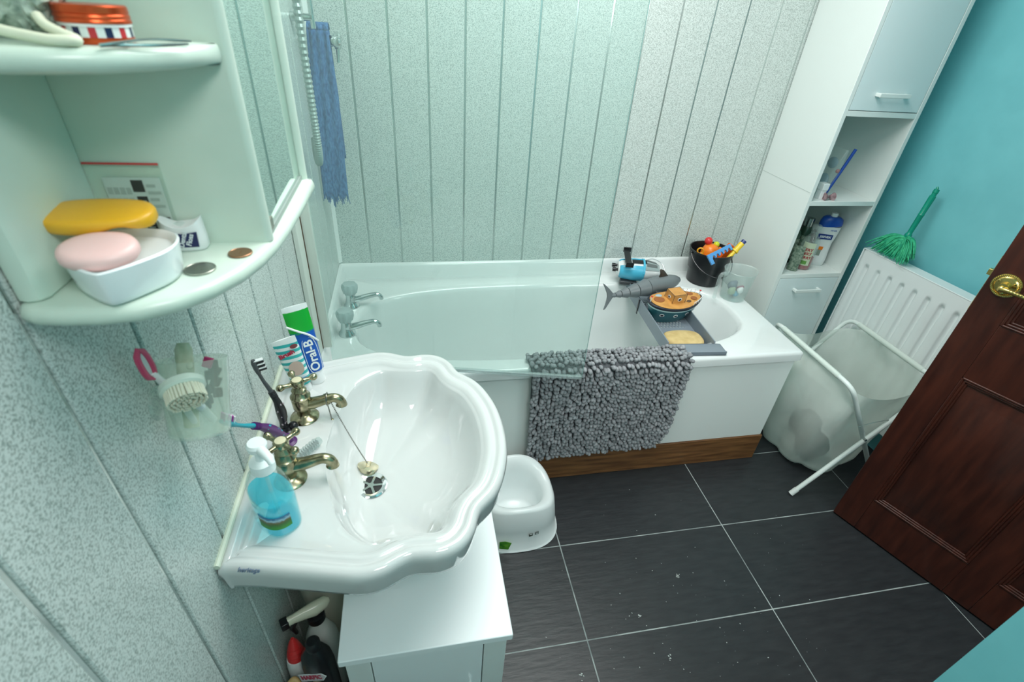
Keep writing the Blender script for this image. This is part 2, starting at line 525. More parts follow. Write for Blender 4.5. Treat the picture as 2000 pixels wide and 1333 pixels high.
# ------------------------------------------------------------------ shower screen, riser, hose and scarf
scr = thing('shower_screen', 'clear hinged glass shower screen swung over the front edge of the bath', 'shower screen', (0.02, -0.565, 0.545))
A0 = Vector((0.030, -0.585, 0)); A1 = Vector((0.780, -0.738, 0)); dr = (A1 - A0).normalized(); nr = Vector((-dr.y, dr.x, 0))
g = MB(frame(A0, dr, (0, 0, 1))); LG = (A1 - A0).length
g.bx(0, LG, -0.0025, 0.0025, 0.553, 1.96)
g.build('glass_pane', SCREEN, scr, smooth=False)
g = MB(frame(A0, dr, (0, 0, 1))); g.bx(LG, LG + 0.0012, -0.0025, 0.0025, 0.553, 1.96)
g.build('glass_edge', GEDGE, scr, smooth=False)
g = MB(frame(A0, dr, (0, 0, 1))); g.bx(0, LG, -0.005, 0.005, 0.546, 0.556); g.tube([(0, 0.005, 0.547), (LG, 0.005, 0.547)], 0.003, 8)
g.build('bottom_seal', clear('seal_strip', (0.86, 0.90, 0.90), 0.2, 0.25, (0.62, 0.68, 0.68)), scr)
PROF = mat('enamelled_profile', (0.60, 0.68, 0.62), 0.3)
g = MB(); g.bx(0.0005, 0.036, -0.596, -0.574, 0.612, 1.96); g.build('wall_profile', PROF, scr, bevel=0.002)
g = MB(); g.bx(0.0005, 0.013, -0.6015, -0.5965, 0.612, 1.96); g.build('profile_gasket', mat('brown_sealant', (0.085, 0.05, 0.022), 0.6), scr)
g = MB(); g.bx(0.0005, 0.012, -0.66, -0.602, 0.612, CH - 0.3); struct(g.build('trim_2', mat('panel_end_trim', (0.66, 0.72, 0.66), 0.35), bevel=0.002))

rail = thing('shower_rail', 'chrome shower riser rail with clamp on the clad wall above the bath taps', 'shower rail', (0.05, -0.2, 1.35))
g = MB(); g.tube([(0.055, -0.235, 1.405), (0.055, -0.235, 2.05)], 0.0065, 14); g.build('riser', CHROME, rail)
g = MB()
for z in (1.43, 2.03):
    g = MB(); g.tube([(0.001, -0.235, z), (0.055, -0.235, z)], [0.012, 0.008], 14); g.build('wall_bracket', CHROME, rail)
g = MB(); g.lathe([(0.0, 0), (0.03, 0), (0.03, 0.008), (0.016, 0.012), (0.016, 0.03), (0.0, 0.03)], 24, Tr(0.001, -0.14, 1.37) @ Ry(90))
g.tube([(0.02, -0.14, 1.37), (0.105, -0.14, 1.372)], [0.013, 0.015], 18)
g.lathe([(0, 0), (0.021, 0), (0.022, 0.004), (0.022, 0.014), (0.018, 0.018), (0, 0.018)], 26, Tr(0.094, -0.14, 1.372) @ Ry(90))
g.tube([(0.103, -0.145, 1.362), (0.1, -0.15, 1.318)], [0.006, 0.004], 10)
g.build('valve_knob', CHROME, rail)
hs = MB()
hp = spline([(0.06, -0.478, 1.98), (0.06, -0.478, 1.60), (0.06, -0.476, 1.40), (0.06, -0.470, 1.25), (0.058, -0.457, 1.15), (0.05, -0.425, 1.105), (0.04, -0.385, 1.115), (0.035, -0.352, 1.15)], 26)
hs.tube(hp, [0.0102 if i % 2 else 0.0078 for i in range(len(hp))], 12)
tag(hs.build('shower_hose', mat('ribbed_chrome_hose', (0.40, 0.46, 0.45), 0.35, metal=0.6), angle=20), 'ribbed silver shower hose hanging beside the blue scarf', 'hose')

DENIM = noisy(mat('blue_denim_weave', (0.05, 0.14, 0.33), 0.9), (0.014, 0.068, 0.22), (0.07, 0.185, 0.40), 210, 2, 0.32, 0.68, (1, 1, 0.35), bump=0.3)
sc = MB()


def scarf_front(u, v):
    z = 1.398 - v * 0.475 + 0.008 * math.sin(u * 23) * (v > 0.97)
    wv = 0.004 * math.sin(u * 19 + v * 3) * (1 - v) + 0.002 * math.sin(u * 9 + v * 11)
    wd = 0.029 + 0.010 * min(1, v * 3)
    return (0.054 + (u - 0.5) * 2 * wd - 0.008 * v, -0.164 + wv - 0.006 * v, z)


def scarf_over(u, v):
    a = PI * v
    return (0.054 + (u - 0.5) * 2 * 0.029, -0.14 - 0.0225 * math.cos(a) + 0.004 * math.sin(u * 19) * (1 - v), 1.398 + 0.018 * math.sin(a))


def scarf_back(u, v):
    return (0.052 + (u - 0.5) * 2 * (0.029 + 0.006 * v), -0.1175 + 0.002 * math.sin(u * 12 + v * 6), 1.398 - v * 0.36)


sc.grid(scarf_front, 24, 40); sc.grid(scarf_over, 24, 8); sc.grid(scarf_back, 24, 20)
for k in range(40):
    u = k / 39; q = scarf_front(u, 1.0); ln = random.uniform(0.006, 0.016) + (0.02 if 0.35 < u < 0.45 else 0)
    sc.tube([q, (q[0] + random.uniform(-0.003, 0.003), q[1] + random.uniform(-0.003, 0.003), q[2] - ln)], 0.0006, 4)
tag(sc.build('scarf', DENIM, solid=0.002, angle=80), 'narrow blue scarf with frayed end draped over the chrome shower valve', 'scarf')

# ------------------------------------------------------------------ bath mat of chenille noodles
mt = thing('bath_mat', 'shaggy grey chenille bath mat hung over the front edge of the bath', 'bath mat', (0.9, -0.69, 0.36))


def mat_path(t):
    """arc length (m) from the inner edge: over the rim, then down the outside; returns y, z, normal"""
    if t < 0.065: return -0.603 - t, BH + 0.004, (0, 1)
    r = 0.014; q = r * PI / 2; t2 = t - 0.065
    if t2 < q:
        a = t2 / r
        return -0.668 - r * math.sin(a), BH + 0.004 - r + r * math.cos(a), (-math.sin(a), math.cos(a))
    return -0.682, BH + 0.004 - r - (t2 - q), (-1, 0)


TL = 0.065 + 0.022 + 0.372
mb_ = MB()


def mat_xy(u, t):
    f = t / TL
    x0 = 0.632 + 0.022 * f; x1 = 1.184 - 0.014 * f - 0.035 * (max(0, f - 0.82) / 0.18) ** 1.5
    dt = 0.012 * (1 - u) * f
    y, z, nn = mat_path(min(t + dt, TL + 0.02))
    return x0 + (x1 - x0) * u, y, z, nn


mb_.grid(lambda u, v: mat_xy(u, v * TL)[:3], 30, 60)
mb_.build('backing', mat('grey_backing_cloth', (0.09, 0.095, 0.105), 0.9), mt, solid=0.004)
nd = MB(); rnd = random.Random(3)
NC, NRW = 40, 31
for i in range(NC):
    for j in range(NRW):
        u = (i + 0.5 + rnd.uniform(-0.3, 0.3)) / NC; t = (j + 0.35 + rnd.uniform(-0.3, 0.3)) / NRW * TL
        x, y, z, nn = mat_xy(u, t)
        n3 = Vector((0, nn[0], nn[1])); dn = Vector((0, -nn[1], nn[0]))
        if dn.z > 0: dn = -dn
        fl_ = noise.noise((x * 7, t * 7, 1.7)); f2 = noise.noise((x * 9, t * 9, 8.2))
        ed = (1 if u > 0.96 else -1 if u < 0.04 else 0) * 0.8
        dirv = (n3 * (0.75 + 0.25 * rnd.random()) + dn * (0.75 + 0.5 * f2) + Vector((0.9 * fl_ + ed + rnd.uniform(-0.25, 0.25), 0, 0))).normalized()
        ln = rnd.uniform(0.015, 0.020); r = rnd.uniform(0.0062, 0.0080)
        base = Vector((x, y, z)) + n3 * 0.001
        mid = base + (n3 * 0.8 + dirv * 0.4).normalized() * ln * 0.5
        end = mid + dirv * ln * 0.45 + dn * 0.003
        nd.tube([base, base.lerp(mid, 0.6), mid, mid.lerp(end, 0.6), end, end + (end - mid) * 0.12], [r * 0.8, r, r * 1.05, r, r * 0.75, r * 0.25], 6)
o = nd.build('chenille_pile', CHAR, mt, angle=180); o['kind'] = 'stuff'

# ------------------------------------------------------------------ bath caddy, sponge and toys
cad = thing('bath_caddy', 'grey plastic bath caddy with drain holes laid across the bath', 'bath caddy', (1.22, -0.4, BH))
CM = frame((1.222, -0.655, BH + 0.001), (0.07, 0.997, 0), (0, 0, 1))     # local x runs to the back wall, local y to the left (-x)
CL_, CWD = 0.625, 0.088
HOLE = DARK
c = MB(CM)
# tray walls and floor, sunk between the rims, with end lips resting on them
x0, x1 = 0.062, 0.575
rings = []
zb = -0.036
c.bx(x0, x1, CWD - 0.004, CWD, zb, 0.016); c.bx(x0, x1, -CWD, -CWD + 0.004, zb, 0.016)
c.bx(x0, x0 + 0.004, -CWD, CWD, zb, 0.006); c.bx(x1 - 0.004, x1, -CWD, CWD, zb, 0.006)
# floor as bars so the drain slots are real holes
hx = []
for gx0 in (0.135, 0.232, 0.40):
    hx += [gx0 + k * 0.0145 for k in range(4)]
edges = [x0] + [v for h_ in hx for v in (h_, h_ + 0.0075)] + [x1]
for k in range(0, len(edges), 2): c.bx(edges[k], edges[k + 1], -CWD + 0.003, CWD - 0.003, zb, zb + 0.004)
for h_ in hx:
    off = 0.006 if (hx.index(h_) % 2) else 0.0
    ys = [-CWD + 0.003, -0.056 + off]
    for k in range(9):
        ys += [-0.056 + off + k * 0.0125 + 0.0075, -0.056 + off + (k + 1) * 0.0125]
    ys[-1] = CWD - 0.003
    for k in range(0, len(ys), 2): c.bx(h_ - 0.0002, h_ + 0.0077, ys[k], ys[k + 1], zb, zb + 0.004)
c.build('tray', GREYP, cad, bevel=0.0012)
c = MB(CM); pl = []
for a in range(0, 7): pl.append((0.028 + 0.028 * math.cos(PI + PI / 2 * a / 6), -CWD - 0.014 + 0.028 + 0.028 * math.sin(PI + PI / 2 * a / 6)))
lip = [(0.0, -CWD - 0.012), (0.012, -CWD - 0.020), (0.064, -CWD - 0.020), (0.066, -CWD), (0.066, CWD), (0.012, CWD + 0.014), (0.0, CWD + 0.006)]
c.prism(lip, 0.0005, 0.006, bev=0.0015)
c.bx(0.0, 0.005, -CWD - 0.012, CWD + 0.006, 0.001, 0.016)
c.build('end_lip', GREYP, cad, bevel=0.001)
c = MB(CM)
c.prism([(x1 - 0.004, -CWD), (CL_, -CWD), (CL_, CWD), (x1 - 0.004, CWD)], 0.0005, 0.006, bev=0.0015)
c.build('end_lip', GREYP, cad, bevel=0.001)
c = MB(CM)
for xx in (0.36,): c.bx(xx, xx + 0.008, CWD + 0.0005, CWD + 0.003, -0.05, 0.012)
c.build('clip', BLACK, cad)

SPG = noisy(mat('natural_sponge', (0.62, 0.45, 0.2), 0.9), (0.50, 0.36, 0.15), (0.62, 0.47, 0.22), 30, 5, bump=0.3)
sp = MB(CM @ Tr(0.125, -0.002, zb + 0.0045))
rings = []
for ins, z in ((0.008, 0), (0.002, 0.004), (0, 0.012), (0.002, 0.022), (0.009, 0.028), (0.03, 0.030)):
    rings.append([(x, y, z) for x, y in sell(0, 0, 0.05 - ins, 0.073 - ins, 2.9, [2 * PI * k / 48 for k in range(48)])])
sp.loft(rings); tag(sp.build('sponge', SPG, angle=80), 'oval pale yellow sponge in the front end of the grey caddy', 'sponge')

# toy boat
BM = Tr(1.260, -0.352, BH - 0.0298) @ Rz(9) @ Rx(6) @ Matrix.Diagonal((1.06, 1.04, 0.86, 1))
boat = thing('toy_boat', 'wooden toy boat with dark teal hull, orange deck and square cabin', 'toy boat', tuple(BM.translation))
TEALH = mat('painted_teal_hull', (0.012, 0.10, 0.125), 0.35)
ODECK = noisy(mat('orange_wood_deck', (0.6, 0.28, 0.07), 0.45), (0.50, 0.235, 0.06), (0.66, 0.33, 0.09), 25, 4)
NAVY = mat('navy_rubber', (0.012, 0.016, 0.03), 0.5)
PALE = mat('pale_blue_stripe', (0.45, 0.66, 0.68), 0.4)
WHT = mat('white_plastic', (0.78, 0.8, 0.8), 0.3)
RED = mat('red_plastic', (0.62, 0.03, 0.03), 0.3)


def hull(t, z):
    """half-breadth outline with a fuller stern (left) and a pointed bow (right)"""
    c_, s_ = math.cos(t), math.sin(t)
    f = z / 0.105
    a = 0.112 * (0.62 + 0.38 * f ** 0.55); b_ = 0.060 * (0.50 + 0.50 * f ** 0.5)
    x = a * c_
    tap = 1 - 0.32 * max(0, c_) ** 2
    return (x + 0.004 * f, b_ * math.copysign(abs(s_) ** 0.9, s_) * tap, z + 0.012 * f * c_ * c_)


ts = [2 * PI * k / 56 for k in range(56)]
def hring(z, inset=0.0):
    o_ = []
    for t in ts:
        x, y, zz_ = hull(t, z); k_ = 1 - inset
        o_.append((x * k_, y * k_, zz_))
    return o_
q = MB(BM); q.loft([hring(0.002, 0.25), hring(0.006), hring(0.02), hring(0.04), hring(0.06), hring(0.074)]); q.build('hull', TEALH, boat)
q = MB(BM); q.loft([hring(0.074, -0.012), hring(0.082, -0.014)]); q.build('stripe', PALE, boat)
q = MB(BM); q.loft([hring(0.082, -0.03), hring(0.092, -0.03), hring(0.094, 0.0), hring(0.094, 0.05)], True, False); q.build('gunwale', NAVY, boat)
q = MB(BM); q.loft([hring(0.09, 0.05), hring(0.0955, 0.055), hring(0.0955, 0.5)], cap1=True); dk = q.build('deck', ODECK, boat)
SEAT = mat('dark_orange_recess', (0.30, 0.10, 0.025), 0.6)
for x, y, r in ((-0.066, 0.002, 0.021), (0.073, 0.014, 0.013), (0.073, -0.014, 0.013)):
    q = MB(BM); q.lathe([(0, 0), (r, 0), (r, 0.0011), (0, 0.0011)], 24, Tr(x, y, 0.1066 if abs(y) < 0.01 else 0.1056), sy=0.8); q.build('seat_hole', SEAT, boat)
q = MB(BM @ Tr(0.0, 0.0, 0.094)); q.bx(-0.027, 0.027, -0.025, 0.025, 0, 0.048); cb_ = q.build('cabin', ODECK, boat, bevel=0.003)
q = MB(BM @ Tr(0.0, 0.0, 0.094))
for s_ in (-1, 1):
    for e in (-1, 1): q.tube([(s_ * 0.0272, e * 0.0252, 0.001), (s_ * 0.0272, e * 0.0252, 0.048)], 0.0007, 5)
    q.tube([(s_ * 0.0272, -0.0252, 0.0475), (s_ * 0.0272, 0.0252, 0.0475)], 0.0007, 5); q.tube([(-0.027, s_ * 0.0252, 0.0475), (0.027, s_ * 0.0252, 0.0475)], 0.0007, 5)
q.build('cabin_edging', NAVY, cb_)


def porthole(M, parent, r=0.0085):
    q = MB(M); q.lathe([(0, 0), (r, 0), (r, 0.0012), (0, 0.0012)], 20); o_ = q.build('porthole', WHT, parent)
    q = MB(M); q.lathe([(0, 0.001), (r * 0.68, 0.001), (r * 0.68, 0.0017), (0, 0.0017)], 20); q.build('porthole_glass', NAVY, o_)


porthole(BM @ Tr(0.0, -0.0252, 0.118) @ Rx(90), boat)
porthole(BM @ Tr(-0.0272, 0, 0.118) @ Ry(-90), boat, 0.007)
for fx in (-0.072, -0.018, 0.036, 0.078):
    # find the hull surface point and its normal
    t = math.acos(max(-1, min(1, fx / 0.105))) * -1
    P0 = Vector(hull(t, 0.052)); P1 = Vector(hull(t + 0.02, 0.052)); P2 = Vector(hull(t, 0.056))
    nrm = (P1 - P0).cross(P2 - P0).normalized()
    if nrm.y > 0: nrm = -nrm
    porthole(BM @ Tr(*P0) @ Matrix(nrm.to_track_quat('Z', 'Y').to_matrix().to_4x4()), boat)
for s_ in (-1, 1):
    q = MB(BM)
    pts = [(0.052 + k * 0.0125, s_ * (0.047 - 0.0062 * k * (0.6 + 0.1 * k)), 0.112 + 0.0006 * k * k) for k in range(5)]
    q.tube(spline(pts, 4), 0.0012, 6)
    for pnt in pts: q.tube([(pnt[0], pnt[1], 0.095), pnt], 0.001, 6)
    q.build('railing', WHT, boat)
for x in (-0.103, 0.104):
    q = MB(BM); q.tube([(x, 0.0, 0.096), (x, 0, 0.128)], 0.0016, 8); ms = q.build('mast', WHT, boat)
    q = MB(BM); q.ell((x, 0, 0.130), (0.004, 0.004, 0.003), 10, 6); q.build('lamp', RED, ms)
q = MB(BM); q.ell((-0.05, 0.030, 0.1015), (0.014, 0.009, 0.004), 14, 8); q.build('life_raft', mat('blue_grey_toy', (0.35, 0.47, 0.52), 0.4), boat)
q = MB(BM); q.ell((0.046, -0.024, 0.101), (0.010, 0.006, 0.004), 12, 6); q.build('anchor_winch', mat('dark_brown_toy', (0.10, 0.055, 0.025), 0.5), boat)

# toy shark lying behind the boat
SHK = mat('grey_shark_rubber', (0.15, 0.17, 0.18), 0.32)
SHD = mat('dark_shark_rubber', (0.055, 0.062, 0.068), 0.4)
shark = thing('toy_shark', 'jointed grey toy shark with crescent tail, lying behind the toy boat', 'toy shark', (1.15, -0.29, 0.56))
axis = spline([(1.022, -0.315, 0.596), (1.05, -0.306, 0.595), (1.09, -0.294, 0.595), (1.14, -0.280, 0.597), (1.195, -0.263, 0.600), (1.25, -0.247, 0.602), (1.30, -0.232, 0.604), (1.345, -0.219, 0.606)], 6)
na = len(axis)
def srad(f): return 0.0065 + 0.028 * (math.sin(min(1, f / 0.72) * PI / 2) ** 1.6) if f < 0.72 else 0.0345 * max(0.12, (1 - ((f - 0.72) / 0.28) ** 2)) ** 0.5
def seg_body(f0, f1, r0=1.0):
    pts = [axis[min(na - 1, max(0, round(f * (na - 1))))] for f in [f0 + (f1 - f0) * k / 4 for k in range(5)]]
    fs = [f0 + (f1 - f0) * k / 4 for k in range(5)]
    q = MB(); u = []
    q.tube(pts, [srad(f) * r0 for f in fs], 18)
    return q
cuts = [0.0, 0.10, 0.20, 0.31, 0.43, 0.56]
for k in range(5):
    q = MB(); n_ = 5
    def at(f):
        x = f * (na - 1); i = min(na - 2, int(x)); return axis[i].lerp(axis[i + 1], x - i)
    fs = [cuts[k] + (cuts[k + 1] - 0.018 - cuts[k]) * i / n_ for i in range(n_ + 1)]
    q.tube([at(f) for f in fs], [srad(f) * (1.14 - 0.20 * (1 - i / n_)) for i, f in enumerate(fs)], 18)
    q.build('body_segment', SHK, shark)
q = MB(); q.tube([at(0.01 + 0.56 * i / 12) for i in range(13)], [srad(0.01 + 0.56 * i / 12) * 0.72 for i in range(13)], 12); q.build('joint_core', SHD, shark)
q = MB(); fs = [0.556 + 0.444 * i / 14 for i in range(15)]
q.tube([at(f) for f in fs], [srad(f) for f in fs], 20); q.build('head', SHK, shark)


def fin(mb, outline, M, th):
    n_ = len(outline); cx = sum(p[0] for p in outline) / n_; cz = sum(p[1] for p in outline) / n_
    rings = []
    for k_, y in ((0.55, -th), (0.9, -th * 0.6), (1, 0), (0.9, th * 0.6), (0.55, th)):
        rings.append([(cx + (x - cx) * k_, y, cz + (z - cz) * k_) for x, z in outline])
    mb.loft(rings, True, True, True, M)


# tail fin stands across the body: crescent
TM = frame((1.020, -0.316, 0.596), (0.96, 0.27, 0), (0, 0, 1))
q = MB()
cres = [(0.016, 0.0), (0.004, 0.014), (-0.012, 0.032), (-0.034, 0.052), (-0.040, 0.056), (-0.030, 0.036), (-0.020, 0.014), (-0.018, 0.0), (-0.020, -0.014), (-0.026, -0.034), (-0.033, -0.052), (-0.026, -0.048), (-0.010, -0.028), (0.003, -0.012)]
q.M = TM @ Rx(-12)
for i in range(len(cres)):
    pass
rl = []
for th in (-0.0045, 0.0045): rl.append([(x, th, z) for x, z in cres])
q.loft([[(x * 0.96, -0.0035, z * 0.97) for x, z in cres], [(x, 0, z) for x, z in cres], [(x * 0.96, 0.0035, z * 0.97) for x, z in cres]])
q.build('tail_fin', SHK, shark, bevel=0.001)
q = MB(frame((1.262, -0.244, 0.632), (0.96, 0.27, 0), (0, 0, 1)))
fin(q, [(-0.026, 0), (0.024, 0), (0.012, 0.012), (-0.006, 0.030), (-0.026, 0.040), (-0.030, 0.036), (-0.023, 0.018)], Matrix(), 0.005)
q.build('dorsal_fin', mat('brown_black_fin', (0.05, 0.04, 0.032), 0.45), shark)
q = MB(frame((1.225, -0.282, 0.590), (0.6, -0.8, -0.1), (0, 0, 1)) @ Rx(80))
fin(q, [(0, -0.015), (0, 0.015), (0.03, 0.006), (0.045, -0.012), (0.03, -0.014)], Matrix(), 0.004)
q.build('side_fin', SHD, shark)

# toy submarine on the back ledge
SUBM = Tr(1.205, -0.122, 0.606) @ Rz(-14) @ Rx(14)
BLU = mat('sky_blue_plastic', (0.07, 0.42, 0.60), 0.25)
sub = thing('toy_submarine', 'white and sky blue toy submarine with black wing, on the back ledge of the bath', 'toy submarine', (1.205, -0.128, 0.55))
q = MB(SUBM); prof = [(-0.085, 0.008), (-0.083, 0.028), (-0.07, 0.037), (-0.02, 0.044), (0.03, 0.043), (0.07, 0.034), (0.095, 0.02), (0.105, 0.004)]
q.loft([[(x, r * math.cos(t), r * 0.92 * math.sin(t)) for t in [2 * PI * k / 32 for k in range(32)]] for x, r in prof]); q.build('hull', WHT, sub)


def shell(mb, xs, a0, a1, off, n=14):
    rings = []
    for x in xs:
        r = 0
        for i in range(len(prof) - 1):
            if prof[i][0] <= x <= prof[i + 1][0]:
                f = (x - prof[i][0]) / (prof[i + 1][0] - prof[i][0]); r = prof[i][1] + f * (prof[i + 1][1] - prof[i][1])
        inn = [(x, (r - 0.001) * math.cos(R(a0 + (a1 - a0) * k / n)), (r - 0.001) * 0.92 * math.sin(R(a0 + (a1 - a0) * k / n))) for k in range(n + 1)]
        out = [(x, (r + off) * math.cos(R(a0 + (a1 - a0) * k / n)), (r + off) * 0.92 * math.sin(R(a0 + (a1 - a0) * k / n))) for k in range(n, -1, -1)]
        rings.append(inn + out)
    mb.loft(rings)


xs = [-0.078 + 0.1 * k / 10 for k in range(11)]
for a, b_ in ((-50, 62), (118, 230)):
    q = MB(SUBM); shell(q, xs, a, b_, 0.005); q.build('side_pod', BLU, sub, bevel=0.001)
q = MB(SUBM); shell(q, [-0.03 + 0.06 * k / 8 for k in range(9)], 76, 104, 0.0045); q.build('top_stripe', BLACK, sub)
q = MB(SUBM); shell(q, [0.015 + 0.008 * k for k in range(2)], 20, 160, 0.007); q.build('canopy_band', BLU, sub)
q = MB(SUBM); shell(q, [0.024 + 0.062 * k / 8 for k in range(9)], 42, 138, 0.0035); q.build('canopy', mat('smoked_canopy', (0.30, 0.36, 0.36), 0.1, spec=0.8), sub)
q = MB(SUBM); shell(q, [0.03 + 0.045 * k / 8 for k in range(9)], 62, 84, 0.005); shell(q, [0.03 + 0.045 * k / 8 for k in range(9)], 96, 118, 0.005); q.build('seat', mat('grey_toy_seat', (0.11, 0.13, 0.13), 0.5), sub)
q = MB(SUBM); q.tube(spline([(0.02, 0.03, 0.02), (0.06, 0.042, 0.03), (0.1, 0.03, 0.02), (0.112, 0.0, 0.006)], 6), 0.0015, 6); q.build('bow_rail', mat('grey_wire', (0.3, 0.33, 0.34), 0.3, metal=0.8), sub)
q = MB(SUBM @ Tr(-0.052, 0.0, 0.044) @ Rx(-4))
q.prism([(-0.013, -0.052), (0.013, -0.052), (0.011, 0.055), (-0.013, 0.055)], 0, 0.006, Tr(0, 0, 0.012), bev=0.0015)
q.bx(-0.013, 0.018, 0.055, 0.059, 0.004, 0.026); q.bx(-0.013, 0.018, -0.056, -0.052, 0.004, 0.026); q.bx(-0.008, 0.008, -0.008, 0.008, -0.006, 0.013)
q.build('rear_wing', BLACK, sub, bevel=0.001)
for y in (-0.014, 0.014):
    q = MB(SUBM); q.tube([(-0.083, y, 0.004), (-0.092, y, 0.004), (-0.0925, y, 0.004), (-0.106, y, 0.004)], [0.006, 0.006, 0.0085, 0.0085], 14); q.build('thruster', BLACK, sub)
q = MB(SUBM); q.bx(-0.07, 0.0, -0.05, -0.026, -0.046, -0.03); q.bx(-0.07, 0.0, 0.026, 0.05, -0.046, -0.03); q.build('skid', mat('dark_grey_toy', (0.05, 0.055, 0.06), 0.4), sub, bevel=0.003)

# bucket of small toys
KX, KY = 1.528, -0.112
buck = thing('toy_bucket', 'black bucket with wire handle, full of small bright toys, in the corner of the bath', 'bucket', (KX, KY, BH))
q = MB(Tr(KX, KY, BH + 0.0005))
q.lathe([(0.0, 0.0), (0.066, 0.0), (0.070, 0.002), (0.074, 0.062), (0.079, 0.064), (0.088, 0.140), (0.0905, 0.140), (0.0905, 0.147), (0.086, 0.147), (0.084, 0.138), (0.072, 0.05), (0.0, 0.05)], 44)
q.build('bucket_body', BLACK, buck)
q = MB(Tr(KX, KY, BH + 0.0005))
q.tube(spline([(-0.092 * math.cos(R(a)) * 1.0, -0.11 * math.sin(R(a)), 0.134 - 0.068 * math.sin(R(a)) ** 0.8) for a in range(0, 181, 12)], 3), 0.0022, 8)
for s_ in (-1, 1): q.ell((s_ * 0.090, 0, 0.134), (0.005, 0.006, 0.006), 10, 6)
q.build('bucket_handle', mat('black_wire', (0.02, 0.022, 0.025), 0.25), buck)
ORG = mat('orange_plastic', (0.85, 0.21, 0.015), 0.3); YEL = mat('yellow_plastic', (0.80, 0.55, 0.02), 0.3)
AMB = mat('amber_plastic', (0.82, 0.36, 0.02), 0.3); LIME = mat('lime_plastic', (0.55, 0.62, 0.02), 0.3); CBL = mat('mid_blue_plastic', (0.09, 0.30, 0.62), 0.3)
tz = BH + 0.052
q = MB(Tr(KX - 0.012, KY - 0.0, tz + 0.055))
q.lathe([(0, 0), (0.034, 0), (0.036, 0.03), (0.030, 0.052), (0.016, 0.062), (0, 0.062)], 20, Ry(12)); q.lathe([(0, 0), (0.022, 0), (0.024, 0.03), (0, 0.036)], 16, Tr(0.045, 0.01, 0.008) @ Ry(60))
q.bx(-0.03, 0.04, -0.03, 0.02, -0.055, 0.01)
tag(q.build('toy_figure', ORG, angle=60), 'rounded orange bath toy at the middle of the black bucket', 'toy', 'toys in the bucket')
q = MB(Tr(KX - 0.02, KY + 0.01, tz + 0.128)); q.ell((0, 0, 0), (0.0165, 0.0165, 0.0165), 18, 12); q.tube([(0, 0, -0.012), (0, 0, -0.016)], 0.008, 10)
tag(q.build('toy_ball', RED), 'small red ball at the very top of the bucket toys', 'ball', 'toys in the bucket')
q = MB(Tr(KX + 0.02, KY + 0.008, tz + 0.112)); q.ell((0, 0, 0), (0.013, 0.013, 0.013), 16, 10); q.tube([(0, 0, -0.06), (0, 0, -0.01)], 0.006, 10)
tag(q.build('toy_peg', LIME), 'lime green knob toy beside the red ball in the bucket', 'toy', 'toys in the bucket')
q = MB(Tr(KX - 0.052, KY - 0.028, tz + 0.078) @ Rz(-25) @ Ry(25))
ring_ = [(0.012 * math.cos(2 * PI * k / 16) - 0.022, 0, 0.012 * math.sin(2 * PI * k / 16) + 0.012) for k in range(16)]
q.tube(ring_, 0.0032, 8, closed=True); q.tube([(-0.012, 0, 0.006), (0.03, 0, -0.012), (0.055, 0.0, -0.02)], [0.005, 0.006, 0.004], 10); q.tube([(0.03, 0, -0.012), (0.03, 0.0, 0.02)], 0.005, 8); q.tube([(0.012, -0.014, -0.01), (0.012, 0.014, -0.004)], 0.005, 8)
tag(q.build('toy_key', AMB), 'amber ring-ended toy at the left rim of the bucket', 'toy', 'toys in the bucket')
# blue comb-like toy with holes along it
q = MB(Tr(KX - 0.012, KY - 0.078, tz + 0.112) @ Rz(18) @ Ry(-15) @ Rx(48))
ol = [(-0.062, -0.026), (-0.048, -0.026), (-0.046, -0.004), (-0.034, -0.004)]
seg_ = [(-0.062, -0.028), (-0.046, -0.028), (-0.046, -0.006)]
for k in range(5):
    cx = -0.036 + k * 0.0205
    for a in range(200, -21, -20): seg_.append((cx + 0.0062 * math.cos(R(a)), -0.006 + 0.0062 * math.sin(R(a)) + 0.003))
    seg_.append((cx + 0.0072, -0.010))
seg_ += [(0.062, -0.010), (0.062, 0.016), (-0.062, 0.016)]
q.prism(seg_, -0.004, 0.004)
tag(q.build('toy_rack', CBL, bevel=0.0008, angle=50), 'blue notched comb-shaped toy across the front rim of the bucket', 'toy', 'toys in the bucket')
sq = thing('toy_squirter', 'yellow tube toy with navy end, leaning out of the right of the bucket', 'toy', (KX + 0.07, KY - 0.03, tz + 0.1), 'toys in the bucket')
QM = frame((KX + 0.064, KY - 0.062, tz + 0.112), (0.55, 0.15, 0.62), (0, 1, 0)) @ Ry(90)
q = MB(QM); q.lathe([(0, -0.055), (0.008, -0.055), (0.008, -0.004), (0.014, -0.002), (0.014, 0.006), (0.0115, 0.008), (0.0115, 0.042), (0, 0.042)], 18); q.build('tube_body', YEL, sq)
q = MB(QM); q.lathe([(0, 0.042), (0.010, 0.042), (0.010, 0.056), (0, 0.058)], 16); q.build('tube_end', mat('navy_plastic', (0.01, 0.03, 0.16), 0.3), sq)
q = MB(Tr(KX + 0.066, KY - 0.012, tz + 0.092) @ Ry(30)); q.bx(-0.014, 0.016, -0.012, 0.012, -0.05, 0.03)
tag(q.build('toy_block', mat('deep_orange_plastic', (0.75, 0.13, 0.01), 0.3), bevel=0.003), 'deep orange block behind the yellow tube in the bucket', 'toy', 'toys in the bucket')

